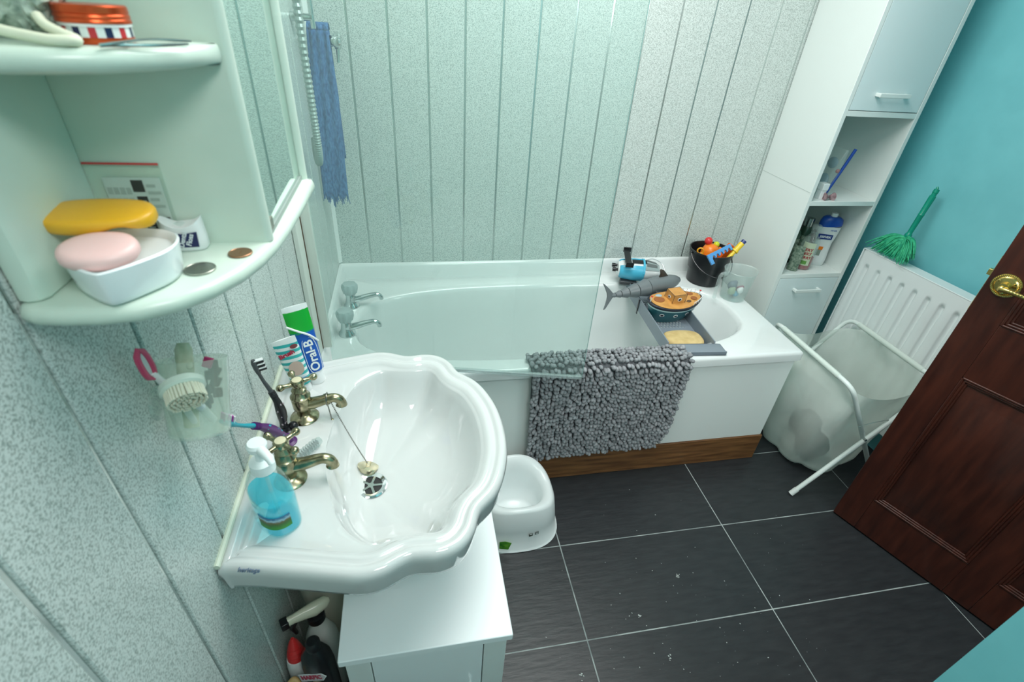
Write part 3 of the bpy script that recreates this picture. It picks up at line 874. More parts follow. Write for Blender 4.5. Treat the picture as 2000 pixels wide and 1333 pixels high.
# clear measuring jug with bits in it
JX, JY = 1.578, -0.268
jug = thing('measuring_jug', 'frosted clear plastic jug standing at the right end of the bath', 'jug', (JX, JY, BH))
q = MB(Tr(JX, JY, BH + 0.0005))
pr = [(0.0, 0.0), (0.046, 0.0), (0.049, 0.002), (0.0625, 0.122), (0.065, 0.124), (0.063, 0.126), (0.060, 0.122), (0.047, 0.006), (0.0, 0.005)]
rings = []
for r, z in pr:
    ring_ = []
    for k in range(44):
        a = 2 * PI * k / 44; e = 1 + 0.20 * max(0, math.cos(a - R(10))) ** 10 * max(0, (z - 0.09) / 0.035) if r > 0.02 else 1
        ring_.append((r * e * math.cos(a), r * e * math.sin(a), z))
    rings.append(ring_)
q.loft(rings); q.build('jug_body', FROST, jug)
q = MB(Tr(JX, JY, BH) @ Rz(186)); q.tube(spline([(0.060, 0, 0.112), (0.082, 0, 0.116), (0.092, 0, 0.104), (0.092, 0, 0.06), (0.09, 0, 0.02), (0.088, 0, 0.006)], 5), 0.0065, 8); q.build('jug_handle', FROST, jug)
bits = [((-0.020, -0.012, 0.03), 0.016, mat('pale_green_toy', (0.35, 0.45, 0.3), 0.5), 'pale green'), ((0.012, -0.020, 0.036), 0.013, WHT, 'white'), ((0.028, 0.002, 0.03), 0.015, mat('plum_toy', (0.22, 0.05, 0.09), 0.5), 'plum coloured'), ((0.006, -0.008, 0.015), 0.013, mat('blue_toy', (0.08, 0.35, 0.5), 0.5), 'blue'), ((-0.004, 0.014, 0.042), 0.02, mat('slate_toy', (0.12, 0.16, 0.2), 0.5), 'slate grey'), ((0.018, 0.022, 0.018), 0.013, mat('rose_toy', (0.4, 0.1, 0.12), 0.5), 'rose')]
for (x, y, z), r, mm, cn in bits:
    q = MB(Tr(JX + x, JY + y, BH + 0.006 + max(z, r) - 0.0)); q.ell((0, 0, 0), (r, r * 0.85, r), 16, 10); q.ell((r * 0.5, 0, r * 0.6), (r * 0.5, r * 0.45, r * 0.5), 12, 8)
    tag(q.build('toy_figure', mm), cn + ' little bath toy seen through the frosted jug', 'toy', 'toys in the jug')

# ------------------------------------------------------------------ tall cabinet and what stands in it
XC0, XC1, YF, TOPC = 1.7229, 2.0313, -0.3068, 1.92
cab = thing('tall_cabinet', 'tall narrow white bathroom cabinet with open shelves between its two doors', 'cabinet', ((XC0 + XC1) / 2, -0.155, 0))
BT = 0.0155
for x in (XC0, XC1 - BT):
    q = MB(); q.bx(x, x + BT, YF, -0.004, 0.0015, TOPC); q.build('side_panel', WHITE, cab, bevel=0.0008, seg=1)
q = MB(); q.bx(XC0 + BT, XC1 - BT, -0.009, -0.004, 0.05, TOPC); q.build('back_panel', WHITE, cab)
for z in (0.05, 0.652, 0.952, 1.261, TOPC - 0.008):
    q = MB(); q.bx(XC0 + BT, XC1 - BT, YF + 0.0005, -0.009, z - 0.0085, z + 0.0085); q.build('shelf_board', WHITE, cab, bevel=0.0006, seg=1)
q = MB(); q.bx(XC0 - 0.0006, XC0, YF + 0.004, -0.006, 0.9905, 0.9925); q.build('panel_seam', mat('seam_grey', (0.55, 0.6, 0.58), 0.5), cab)  # thin grey strip marks the joint in the side panel
q = MB(); q.lathe([(0, 0), (0.005, 0), (0.005, 0.0015), (0, 0.0015)], 14, Tr(1.99, -0.0102, 0.915) @ Rx(90)); q.build('cam_hole', DARK, cab)


def cdoor(z0, z1, hz, name):
    q = MB(); q.bx(XC0 + BT + 0.002, XC1 - BT - 0.002, YF + 0.0005, YF + 0.016, z0, z1); o_ = q.build(name, GREYW, cab, bevel=0.0012)
    q = MB(); x0_, x1_ = 1.816, 1.938
    q.bx(x0_, x1_, YF - 0.022, YF - 0.017, hz - 0.007, hz + 0.007)
    for x in (x0_ + 0.006, x1_ - 0.006): q.bx(x - 0.005, x + 0.005, YF - 0.018, YF + 0.001, hz - 0.006, hz + 0.006)
    q.build('handle', WHITE, o_, bevel=0.002)


cdoor(1.2715, TOPC - 0.018, 1.322, 'cabinet_door')
cdoor(0.30, 0.6415, 0.592, 'drawer_front')
cdoor(0.06, 0.297, 0.25, 'drawer_front')

ZS = 0.6605
DGR = mat('dark_green_bottle', (0.03, 0.07, 0.045), 0.2); PGR = noisy(mat('patterned_green_label', (0.1, 0.16, 0.12), 0.5), (0.06, 0.12, 0.08), (0.30, 0.36, 0.28), 120)
# red body wash
RX, RY = 1.872, -0.243
bw = thing('body_wash_bottle', 'clear round bottle with a little red body wash and berry label, at the shelf front', 'bottle', (RX, RY, ZS))
q = MB(Tr(RX, RY, ZS)); q.lathe([(0, 0), (0.030, 0), (0.033, 0.003), (0.033, 0.105), (0.028, 0.128), (0.016, 0.142), (0.0145, 0.152), (0, 0.152)], 32); q.build('bottle_body', CPLAST, bw)
q = MB(Tr(RX, RY, ZS)); q.lathe([(0, 0.002), (0.0295, 0.002), (0.0315, 0.005), (0.0315, 0.052), (0, 0.052)], 32); q.build('red_liquid', mat('red_liquid', (0.30, 0.006, 0.016), 0.1, spec=0.6), bw)
q = MB(Tr(RX, RY, ZS)); q.lathe([(0, 0.152), (0.0155, 0.152), (0.0155, 0.160), (0.018, 0.162), (0.018, 0.180), (0.015, 0.184), (0, 0.184)], 26); q.build('bottle_cap', FROST, bw)
q = MB(Tr(RX, RY, ZS)); patch(q, 0.0332, -172, -92, 0.022, 0.118); lb = q.build('label', mat('pale_green_label', (0.55, 0.62, 0.45), 0.5), bw)
RTX = mat('crimson_print', (0.35, 0.01, 0.03), 0.5)
LMt = Tr(RX, RY, ZS) @ Rz(-132) @ Matrix(((0, 0, 1, 0.0342), (1, 0, 0, 0), (0, 1, 0, 0), (0, 0, 0, 1)))
for k, (tx, sz) in enumerate((('VERY', 0.0165), ('VERY', 0.0165), ('BERRY', 0.0155))):
    text(tx, sz, LMt @ Tr(0, 0.088 - k * 0.0165, 0), RTX, lb, bend=0.0342, bold=0.0004)
q = MB(Tr(RX, RY, ZS)); patch(q, 0.0339, -150, -112, 0.027, 0.042, t=0.0005); q.build('label_leaf', mat('leaf_green_print', (0.12, 0.3, 0.06), 0.5), lb)
# white and blue shower gel
SX, SY = 1.958, -0.212
sg = thing('shower_gel_bottle', 'waisted white shower gel bottle standing on its shelf with a blue top', 'bottle', (SX, SY, ZS))


def oval(rx, ry, n=36, e=2.4): return sell(0, 0, rx, ry, e, [2 * PI * k / n for k in range(n)])


prw = [(0.0, 0.030, 0.017), (0.004, 0.034, 0.020), (0.03, 0.036, 0.021), (0.07, 0.033, 0.020), (0.10, 0.033, 0.020), (0.14, 0.040, 0.023), (0.17, 0.0425, 0.024)]
SGM = Tr(SX, SY, ZS) @ Rz(-22)
q = MB(SGM); q.loft([[(x, y, z) for x, y in oval(a, b_)] for z, a, b_ in prw]); q.build('bottle_body', WHT, sg)
prb = [(0.17, 0.0425, 0.024), (0.185, 0.0425, 0.024), (0.2, 0.038, 0.022), (0.207, 0.028, 0.018), (0.209, 0.012, 0.01)]
RBL = mat('royal_blue_plastic', (0.01, 0.08, 0.42), 0.3)
q = MB(SGM); q.loft([[(x, y + 0, z + 0.006 * (x / 0.043)) if i < 1 else (x, y, z) for x, y in oval(a, b_)] for i, (z, a, b_) in enumerate(prb)]); q.build('blue_top', RBL, sg)
q = MB(SGM); q.lathe([(0, 0.207), (0.013, 0.207), (0.012, 0.222), (0, 0.223)], 20); q.build('bottle_cap', WHT, sg)
q = MB(SGM); q.prism([(-0.030, -0.0105), (0.026, -0.0105), (0.026, 0.0105), (-0.030, 0.0105)], 0, 0.0008, Tr(-0.008, -0.0228, 0.128) @ Rx(90)); nl = q.build('label', mat('navy_label', (0.008, 0.035, 0.20), 0.4), sg)
text('sanex', 0.0185, SGM @ Tr(-0.009, -0.0239, 0.129) @ Rx(90), WHT, nl, bold=0.0004)
text('zero%', 0.009, SGM @ Tr(0.012, -0.0238, 0.157) @ Rx(90), RBL, sg)
q = MB(SGM); q.bx(-0.02, -0.002, -0.0214, -0.0206, 0.045, 0.07); q.build('label_patch', mat('grey_green_print', (0.25, 0.3, 0.25), 0.5), sg)
q = MB(SGM); q.bx(-0.015, 0.001, -0.0214, -0.0206, 0.071, 0.085); q.build('label_spot', ORG, sg)
q = MB(Tr(1.983, -0.135, ZS)); q.lathe([(0, 0), (0.028, 0), (0.03, 0.004), (0.03, 0.10), (0.012, 0.12), (0, 0.12)], 24)
tag(q.build('bottle', mat('dark_red_bottle', (0.16, 0.01, 0.015), 0.25)), 'dark red bottle hidden behind the white and blue gel bottle', 'bottle')
for k, (x, y, hgt, r, lab) in enumerate(((1.900, -0.165, 0.150, 0.024, 'dark green bottle with silver cap behind the red body wash'), (1.842, -0.175, 0.142, 0.024, 'dark green bottle with black cap against the cabinet wall'))):
    bt = thing('shampoo_bottle', lab, 'bottle', (x, y, ZS), 'green shampoo bottles')
    q = MB(Tr(x, y, ZS)); q.lathe([(0, 0), (r, 0), (r + 0.002, 0.003), (r + 0.002, hgt - 0.02), (r - 0.006, hgt), (0, hgt)], 28); q.build('bottle_body', DGR, bt)
    q = MB(Tr(x, y, ZS)); patch(q, r + 0.0022, -150, -20, 0.02, hgt - 0.035); q.build('label', PGR, bt)
    q = MB(Tr(x, y, ZS)); q.lathe([(0, hgt), (0.017, hgt), (0.017, hgt + 0.034), (0, hgt + 0.036)], 22); q.build('bottle_cap', STEEL if k == 0 else BLACK, bt)
q = MB(Tr(1.812, -0.266, ZS)); q.loft([[(x, y, z) for x, y in oval(a, b_)] for z, a, b_ in ((0, 0.018, 0.010), (0.004, 0.02, 0.012), (0.075, 0.02, 0.011), (0.105, 0.02, 0.002))], M=Rz(-35))
tag(q.build('cream_tube', PGR), 'short green patterned cosmetic tube at the left front of the shelf', 'tube')
# upper compartment
ZU = 0.9605
bg = thing('zip_bag', 'translucent bag with blue zip edge leaning in the open upper shelf', 'bag', (1.80, -0.2, ZU))
GM = frame((1.822, -0.215, ZU + 0.001), (0.15, 0.98, 0), (0.18, 0, 0.98))
q = MB(GM); q.loft([[(x, y, z) for x, y in ((-0.045, -t_), (0.055, -t_), (0.055, t_), (-0.045, t_))] for z, t_ in ((0, 0.012), (0.02, 0.02), (0.1, 0.014), (0.175, 0.004))]); q.build('bag_body', FROST, bg, bevel=0.002)
q = MB(); q.tube(spline([(1.829, -0.258, ZU + 0.012), (1.842, -0.26, ZU + 0.06), (1.858, -0.26, ZU + 0.11), (1.876, -0.262, ZU + 0.178)], 6), 0.0055, 10, M=Tr(0, 0, 0)); q.build('zip_edge', mat('blue_zip', (0.01, 0.06, 0.33), 0.35), bg)
q = MB(GM); q.ell((0.0, -0.0, 0.12), (0.03, 0.008, 0.02), 12, 8); q.ell((0.0, 0, 0.05), (0.03, 0.012, 0.03), 12, 8); q.build('bag_contents', mat('blue_grey_contents', (0.18, 0.3, 0.36), 0.5), bg)
q = MB(GM); q.ell((-0.035, -0.012, 0.10), (0.008, 0.008, 0.008), 10, 6); q.build('bag_button', mat('dusty_red', (0.35, 0.08, 0.08), 0.5), bg)
q = MB(Tr(1.800, -0.268, ZU)); q.bx(-0.013, 0.012, -0.015, 0.015, 0.032, 0.058)
q.bx(-0.012, 0.010, -0.013, 0.013, 0, 0.033)
tag(q.build('small_box', WHT, bevel=0.002), 'small white box at the left of the upper open shelf', 'box')
bw_ = MB(Tr(1.822, -0.288, ZU))
for s_ in (-1, 1): bw_.loft([[(s_ * t * 0.020 , 0.010 * math.sin(a) * (0.4 + t), 0.012 + 0.012 * math.cos(a) * (0.3 + t)) for a in [2 * PI * k / 14 for k in range(14)]] for t in (0.05, 0.4, 0.8, 1.0)])
bw_.ell((0, 0, 0.012), (0.005, 0.006, 0.006), 10, 6)
tag(bw_.build('hair_bow', noisy(mat('pink_brown_cloth', (0.4, 0.25, 0.27), 0.7), (0.13, 0.07, 0.08), (0.55, 0.38, 0.40), 70)), 'small dusky pink hair bow in front of the white box', 'hair bow')

# ------------------------------------------------------------------ radiator and duster
rad = thing('radiator', 'white convector radiator on the teal wall between cabinet and door', 'radiator', (2.09, -0.62, 0.16))
W0 = Vector((2.056, -0.322, 0)); rd = Vector((XW1 - XW0, -1.72, 0)).normalized()
RM = frame(W0, rd, (0, 0, 1))
ry_ = RM.to_3x3() @ Vector((0, 1, 0)); RS = -1 if ry_.x > 0 else 1     # RS*y points into the room
RH, RZ0, RL, SP = 0.776, 0.16, 0.85, 0.0535


def rface(u, v):
    s_ = u * RL; z = RZ0 + v * (RH - RZ0)
    k = (s_ + 0.013) / SP; f = abs(k - round(k)) * SP
    g_ = max(0.0, 1 - (f / 0.0105) ** 2) if abs(f) < 0.0105 else 0
    zt = RH - 0.052 + 0.0
    fz = min(1, max(0, (zt - z) / 0.012)) * min(1, max(0, (z - RZ0 - 0.04) / 0.012))
    ed = min(1, s_ / 0.012, (RL - s_) / 0.012)
    dome = 0.004 * math.cos(PI * min(1, f / (SP / 2)))
    if round(k) < 1: g_ = 0; dome = 0
    return (s_, RS * (0.0 - 0.011 * g_ * fz - (dome * 0.35 * fz) - 0.006 * (1 - ed) ** 2), z)


q = MB(RM); q.grid(rface, 340, 90); q.build('front_panel', ENAMEL, rad, angle=60)
q = MB(RM); q.bx(0.0, RL, RS * -0.012, RS * -0.052, RZ0 + 0.01, RH - 0.002); q.build('rear_panel', ENAMEL, rad, bevel=0.003)
q = MB(RM); q.bx(-0.004, RL + 0.004, RS * 0.001, RS * -0.056, RH - 0.0015, RH + 0.0025); q.bx(-0.005, -0.001, RS * 0.001, RS * -0.056, RZ0 + 0.02, RH); q.build('casing', ENAMEL, rad, bevel=0.0015)
q = MB(RM)
for s_ in (0.05, RL - 0.05): q.tube([(s_, RS * -0.03, RZ0 + 0.03), (s_, RS * -0.03, 0.002)], 0.008, 10)
q.build('pipe', ENAMEL, rad)

GRN = mat('emerald_plastic', (0.004, 0.30, 0.20), 0.3)
FEA = noisy(mat('green_feather', (0.02, 0.42, 0.22), 0.7), (0.005, 0.30, 0.16), (0.06, 0.55, 0.28), 60)
DP0 = Vector((2.098, -0.428, 0.872)); DP1 = Vector((2.125, -0.422, 1.045))
du = thing('feather_duster', 'bright green feather duster tucked behind the top of the radiator', 'duster', tuple(DP0))
q = MB(); dd = DP1 - DP0
q.tube([DP0 + dd * f for f in (-0.06, 0.0, 0.03, 0.06, 0.09, 0.45, 0.465, 0.48, 0.80, 0.86, 0.87, 0.92, 0.93, 1.0)], [0.007, 0.012, 0.012, 0.009, 0.0085, 0.0095, 0.0108, 0.0095, 0.0105, 0.0105, 0.008, 0.008, 0.0095, 0.0085], 16)
q.tube([DP1, DP1 + Vector((0, 0.004, 0.008))], [0.005, 0.003], 10)
q.build('duster_handle', GRN, du)
q = MB(); rn = random.Random(11)
for k in range(300):
    a = rn.uniform(0, 1)
    ang = R(-78 + 140 * a); ln = rn.uniform(0.055, 0.105) * (1.12 if a > 0.55 else 0.9)
    # fan in the wall plane: +y is towards the cabinet
    out = Vector((-0.30 * rn.random(), math.sin(ang) * (1.05), -math.cos(ang) * 0.95)).normalized()
    out.x -= 0.20 * rn.random()
    base = DP0 + Vector((rn.uniform(-0.008, 0.003), rn.uniform(-0.012, 0.012), -0.006))
    mid = base + out * ln * 0.55 + Vector((0, 0, 0.014)); end = base + out * ln + Vector((-0.004, 0, -0.022 * rn.random()))
    if end.z < 0.784 and end.x > 2.04: end.z = 0.784 + 0.01 * rn.random(); end.x = min(end.x, 2.09)
    if mid.z < 0.788: mid.z = 0.79 + 0.01 * rn.random()
    sp_ = spline([base, mid, end], 4); wv = rn.uniform(0.0012, 0.0032)
    q.tube(sp_, [0.001 + wv * math.sin(PI * (0.15 + 0.8 * i / (len(sp_) - 1))) for i in range(len(sp_))], 5)
o = q.build('feathers', FEA, du, angle=80); o['kind'] = 'stuff'

# ------------------------------------------------------------------ laundry hamper
HY0, HY1, HZ = -0.425, -0.855, 0.515
ham = thing('laundry_hamper', 'folding laundry hamper with white tube legs and sagging translucent bag', 'laundry hamper', (1.87, -0.64, 0))
FOOTM = mat('white_foot', (0.72, 0.76, 0.74), 0.5)
TUBEM = mat('white_tube', (0.74, 0.80, 0.77), 0.3)


def legframe(xt, xb, name, dy=0.0):
    y0, y1 = HY0, HY1 + dy; pts = []
    b0 = Vector((xb, y0, 0.012)); t0 = Vector((xt, y0, HZ)); t1 = Vector((xt, y1, HZ)); b1 = Vector((xb, y1, 0.012))
    rr = 0.045
    P = [b0]
    u = (t0 - b0).normalized(); v_ = (t1 - t0).normalized()
    P += [t0 - u * rr] + [((t0 - u * rr) * (1 - f) ** 2 + t0 * 2 * f * (1 - f) + (t0 + v_ * rr) * f * f) for f in (0.25, 0.5, 0.75)] + [t0 + v_ * rr]
    P += [t1 - v_ * rr] + [((t1 - v_ * rr) * (1 - f) ** 2 + t1 * 2 * f * (1 - f) + (t1 - u * rr) * f * f) for f in (0.25, 0.5, 0.75)] + [t1 - u * rr]
    P += [b1]
    q = MB(); q.tube(P, 0.0085, 12); o_ = q.build(name, TUBEM, ham)
    for e, d_ in ((b0, u), (b1, u)):
        q = MB(); q.tube([e - d_ * 0.010, e + d_ * 0.02], 0.0103, 12); q.build('rubber_foot', FOOTM, o_)


legframe(1.690, 2.04, 'frame_tube', 0.012)
legframe(2.035, 1.672, 'frame_tube', 0.0)
q = MB(); q.tube([(1.853, HY1 + 0.004, 0.275), (1.853, HY1 - 0.008, 0.275)], 0.005, 10); q.build('pivot', STEEL, ham)
q = MB(); q.tube(spline([(1.80, HY1 + 0.006, 0.335), (1.86, HY1 + 0.004, 0.352), (1.93, HY1 + 0.002, 0.36)], 5), 0.0016, 6); q.build('stay_wire', STEEL, ham)
BAGM = clear('bag_fabric', (0.94, 0.97, 0.95), 0.6, 0.56, (0.84, 0.90, 0.85), 1.1)
q = MB()
n_ = 72
def bag_ring(f):
    """f 0 at the rim, 1 at the floor"""
    out = []
    for k in range(n_):
        t = 2 * PI * k / n_
        cx, cy = 1.863 + 0.012 * f, -0.64 + 0.02 * f
        a = 0.168 - 0.035 * f ** 1.5 + 0.03 * math.sin(PI * f) ; b_ = 0.205 - 0.045 * f
        e = 5.0 - 2.6 * f
        c_, s_ = math.cos(t), math.sin(t)
        kk = (abs(c_ / a) ** e + abs(s_ / b_) ** e) ** (-1 / e)
        x, y = cx + c_ * kk, cy + s_ * kk
        fold = 0.030 * (abs(math.sin(t * 3.5 + 1.2 * f + 0.8 * noise.noise((c_ * 2 + 5, s_ * 2, f)))) - 0.6) * min(1, f * 3) * (1 - 0.6 * max(0, f - 0.6)) + 0.012 * math.sin(t * 6 + 3.0 * f + 1.5 * noise.noise((c_ * 2, s_ * 2, f * 2))) * math.sin(PI * min(1, f * 1.1)) ** 0.7 + 0.016 * noise.noise((x * 11, y * 11, f * 5)) * min(1, f * 4)
        x += c_ * fold; y += s_ * fold
        z = HZ - 0.004 - f * (HZ - 0.022)
        # between the bars the free edge sags
        if f < 0.4: z -= (1 - f / 0.4) * 0.060 * max(0, 1 - (c_ / 0.80) ** 2) * (1 if abs(s_) > 0.3 else 0)
        out.append((x, y, z))
    return out
fsb = [0, 0.02, 0.06, 0.12, 0.2, 0.3, 0.42, 0.55, 0.68, 0.8, 0.9, 0.96, 0.99]
rb = [bag_ring(f) for f in fsb]
bot = [[(1.875 + (x - 1.875) * s_, -0.62 + (y + 0.62) * s_, 0.018 - 0.004 * (1 - s_)) for x, y, z in rb[-1]] for s_ in (0.9, 0.6, 0.2)]
q.loft(rb + bot, False, True)
# hem sleeves over the two bars
for xt in (1.690, 2.035):
    q.tube([(xt, HY0 - 0.05, HZ), (xt, HY1 + 0.075, HZ)], 0.0105, 12, cap=False)
q.build('bag', BAGM, ham, angle=120)
CLO = [noisy(mat('taupe_laundry', (0.16, 0.14, 0.11), 0.9), (0.05, 0.045, 0.035), (0.14, 0.12, 0.10), 18), noisy(mat('grey_laundry', (0.15, 0.16, 0.15), 0.9), (0.04, 0.045, 0.04), (0.12, 0.13, 0.12), 18)]
for k, (cx, cy, cz, rx, ry__, rz, lab) in enumerate(((1.848, -0.690, 0.085, 0.062, 0.055, 0.060, 'taupe laundry bundle at the near side inside the hamper bag'), (1.905, -0.575, 0.085, 0.056, 0.062, 0.060, 'grey laundry bundle at the radiator side inside the hamper bag'))):
    q = MB(); rings = []
    for i in range(15):
        th = PI * i / 14
        rings.append([(cx + (rx * math.sin(th) + 0.001) * math.cos(t) * (1 + 0.22 * noise.noise((math.cos(t) * 2, math.sin(t) * 2, th * 2 + k * 5))), cy + (ry__ * math.sin(th) + 0.001) * math.sin(t) * (1 + 0.22 * noise.noise((math.cos(t) * 2 + 3, math.sin(t) * 2, th * 2 + k * 5))), cz - rz * math.cos(th) + 0.016 * noise.noise((cx + math.cos(t) * th, math.sin(t) * th, k)) * math.sin(th)) for t in [2 * PI * j / 30 for j in range(30)]])
    q.loft(rings); tag(q.build('clothes_bundle', CLO[k], angle=120), lab, 'clothes', 'laundry in the hamper')

# ------------------------------------------------------------------ basin and pedestal
SY_ = -1.2045
bas = thing('washbasin', 'white washbasin with scalloped rim, pedestal and brass pillar taps', 'washbasin', (0.22, SY_, 0.0))
half = [(0.443, 0.0), (0.440, 0.048), (0.432, 0.086), (0.418, 0.125), (0.403, 0.150), (0.388, 0.165), (0.375, 0.178), (0.368, 0.192), (0.361, 0.212), (0.346, 0.233), (0.325, 0.247), (0.300, 0.252), (0.278, 0.250), (0.262, 0.250), (0.245, 0.257), (0.225, 0.266), (0.195, 0.270), (0.155, 0.262), (0.105, 0.250), (0.055, 0.238), (0.022, 0.232), (0.002, 0.230)]
dens = [(x, SY_ - y) for x, y in half][::-1] + [(x, SY_ + y) for x, y in half][1:]
out_ = [(p.x, p.y) for p in spline([Vector((x, y, 0)) for x, y in dens], 5)]
back_n = 24
for k in range(1, back_n): out_.append((0.002, SY_ + 0.230 - 0.460 * k / back_n))
NO = len(out_)
BCX = 0.215


def inset(d, back=None):
    """outline moved inwards by d; at the wall the back edge moves by back"""
    res = []
    for i in range(NO):
        a = Vector(out_[i - 2]); b_ = Vector(out_[i]); c = Vector(out_[(i + 2) % NO])
        t = (c - a).normalized(); n_i = Vector((-t.y, t.x))
        if (Vector((BCX, SY_)) - b_).dot(n_i) < 0: n_i = -n_i
        p_ = b_ + n_i * d
        res.append((max(p_.x, 0.002 + (d if back is None else back)), p_.y))
    # relax a little so that inner curves stay clean
    for _ in range(int(d * 260)):
        res = [((res[i - 1][0] + 2 * res[i][0] + res[(i + 1) % NO][0]) / 4, (res[i - 1][1] + 2 * res[i][1] + res[(i + 1) % NO][1]) / 4) for i in range(NO)]
    return res


RZB = 0.832
rings = []
sk = [(0.105, 0.700), (0.075, 0.728), (0.036, 0.752), (0.016, 0.766), (0.010, 0.770), (0.006, 0.772), (0.004, 0.780), (0.0015, 0.806), (0.0, 0.815), (0.0015, 0.823), (0.006, 0.8285), (0.012, 0.830), (0.017, 0.8275), (0.020, 0.8245), (0.0235, 0.8235), (0.027, 0.826), (0.031, 0.8265), (0.036, 0.8245), (0.041, 0.820), (0.044, 0.817)]
for d, z in sk:
    bk = 0.0 if z < 0.826 and d < 0.03 and len(rings) < 10 else min(d, 0.044) * 0.55
    if len(rings) < 6: bk = d * 0.3
    rings.append([(x, y, z) for x, y in inset(d, bk)])
inn = [Vector((p[0], p[1])) for p in [(r[0], r[1]) for r in rings[-1]]]
# bowl: ellipse in plan behind, meeting the rim in front
DX, DY = 0.186, SY_ - 0.006


def bowl_edge(i):
    p_ = inn[i]; dv = p_ - Vector((0.245, SY_)); a = math.atan2(dv.y, dv.x)
    ax = 0.128; ay = 0.196
    e = 1 / math.sqrt((math.cos(a) / ax) ** 2 + (math.sin(a) / ay) ** 2)
    r_in = dv.length - 0.004
    f = 0.5 - 0.5 * math.cos(min(1, max(0, (a if a >= 0 else -a) - 1.35) / 1.1) * PI)      # 0 in front, 1 behind
    r = min(r_in, r_in * (1 - f) + e * f)
    return Vector((0.245, SY_)) + dv.normalized() * r


be = [bowl_edge(i) for i in range(NO)]
for _ in range(4): be = [(be[i - 1] + 2 * be[i] + be[(i + 1) % NO]) / 4 for i in range(NO)]
rings.append([(p_.x * 0.3 + q_.x * 0.7, p_.y * 0.3 + q_.y * 0.7, 0.8155) for p_, q_ in zip(inn, be)])
C0 = Vector((DX, DY))
for t, z in ((1.0, 0.8135), (0.985, 0.809), (0.96, 0.799), (0.92, 0.782), (0.86, 0.762), (0.78, 0.743), (0.66, 0.728), (0.5, 0.716), (0.32, 0.708), (0.14, 0.702)):
    rings.append([(C0.x + (p_.x - C0.x) * t, C0.y + (p_.y - C0.y) * t, z) for p_ in be])
q = MB(); q.loft(rings, True, True)
q.build('basin', CERAM, bas, angle=60)
q = MB(); rings = []
for z, rx, ry__ in ((0.002, 0.056, 0.088), (0.03, 0.056, 0.085), (0.06, 0.05, 0.07), (0.35, 0.046, 0.062), (0.6, 0.052, 0.08), (0.72, 0.056, 0.11)):
    rings.append([(0.060 + x, SY_ + y, z) for x, y in sell(0, 0, rx, ry__, 2.6, [2 * PI * k / 40 for k in range(40)])])
q.loft(rings); q.build('pedestal', CREAM, bas)
# sealant along the wall
q = MB(); q.tube([(0.003, SY_ + 0.229, 0.829), (0.003, SY_ - 0.229, 0.829)], 0.0045, 8); q.build('sealant', mat('yellowed_sealant', (0.66, 0.72, 0.60), 0.5), bas)
q = MB(Tr(DX, DY, 0.702)); q.lathe([(0.0205, 0.0005), (0.030, 0.0005), (0.0315, 0.003), (0.029, 0.0055), (0.0215, 0.003), (0.0205, -0.004)], 36, cap0=False, cap1=False)
q.build('waste_ring', CHROME, bas)
q = MB(Tr(DX, DY, 0.702)); q.lathe([(0, 0.0008), (0.021, 0.0008), (0.021, 0.0014), (0, 0.0014)], 24); q.build('drain_hole', DARK, bas)
q = MB(Tr(DX, DY, 0.7035))
for k in range(5):
    a = 2 * PI * k / 5; q.bx(0.004, 0.0215, -0.0022, 0.0022, 0, 0.0015, Matrix.Rotation(a, 4, 'Z'))
q.lathe([(0, 0), (0.006, 0), (0.006, 0.002), (0, 0.002)], 14); q.build('drain_cross', STEEL, bas)
text('heritage', 0.0092, Tr(0.044, SY_ - 0.2350, 0.8235) @ Rz(-10) @ Rx(55), mat('grey_print', (0.16, 0.22, 0.30), 0.5), bas, shear=0.2, ext=0.0015)


def pillar_tap(y, yaw, hot):
    TMx = Tr(0.070, y, 0.8145) @ Rz(yaw)
    q = MB(TMx)
    q.lathe([(0.0, 0.0), (0.0255, 0.0), (0.0265, 0.003), (0.024, 0.0065), (0.0165, 0.009), (0.0125, 0.013), (0.0118, 0.020), (0.014, 0.024), (0.0165, 0.028), (0.0172, 0.046), (0.0165, 0.050), (0.0180, 0.052), (0.0180, 0.055), (0.0145, 0.058), (0.0120, 0.066), (0.0135, 0.069), (0.0110, 0.073), (0.0085, 0.078), (0.0, 0.079)], 32)
    sp_ = spline([(0.008, 0, 0.035), (0.02, 0, 0.0355), (0.034, 0, 0.039), (0.047, 0, 0.043), (0.058, 0, 0.0445), (0.067, 0, 0.040), (0.070, 0, 0.033), (0.070, 0, 0.027)], 5)
    rr = []
    for i in range(len(sp_)):
        f = i / (len(sp_) - 1); rr.append(0.0125 - 0.0038 * min(1, f / 0.5) + 0.0022 * max(0, (f - 0.8) / 0.2))
    q.tube(sp_, rr, 18)
    if hot: q.tube([(0.043, 0, 0.0415), (0.047, 0, 0.0428)], 0.0112, 18)
    t = q.build('pillar_tap', ABRASS, bas)
    q = MB(TMx @ Tr(0, 0, 0.079) @ Rz(28 if hot else 52))
    q.lathe([(0, 0), (0.0105, 0), (0.012, 0.004), (0.012, 0.010), (0.010, 0.013), (0, 0.0132)], 24)
    for k in range(4):
        X = Matrix.Rotation(k * PI / 2, 4, 'Z')
        q.tube([(0.008, 0, 0.0065), (0.015, 0, 0.0065), (0.022, 0, 0.0068), (0.026, 0, 0.007)], [0.0052, 0.0042, 0.0040, 0.0055], 12, M=X)
        q.ell((0.030, 0, 0.007), (0.0068, 0.0068, 0.0068), 14, 8, M=X)
    hd = q.build('cross_handle', ABRASS, t)
    q = MB(TMx @ Tr(0, 0, 0.0922)); q.lathe([(0, -0.001), (0.0085, -0.001), (0.0085, 0.0004), (0.006, 0.0012), (0, 0.0014)], 22); q.build('indice', mat('cream_enamel', (0.62, 0.58, 0.40), 0.25), hd)


pillar_tap(SY_ + 0.080, 0, True)
pillar_tap(SY_ - 0.072, 0, False)
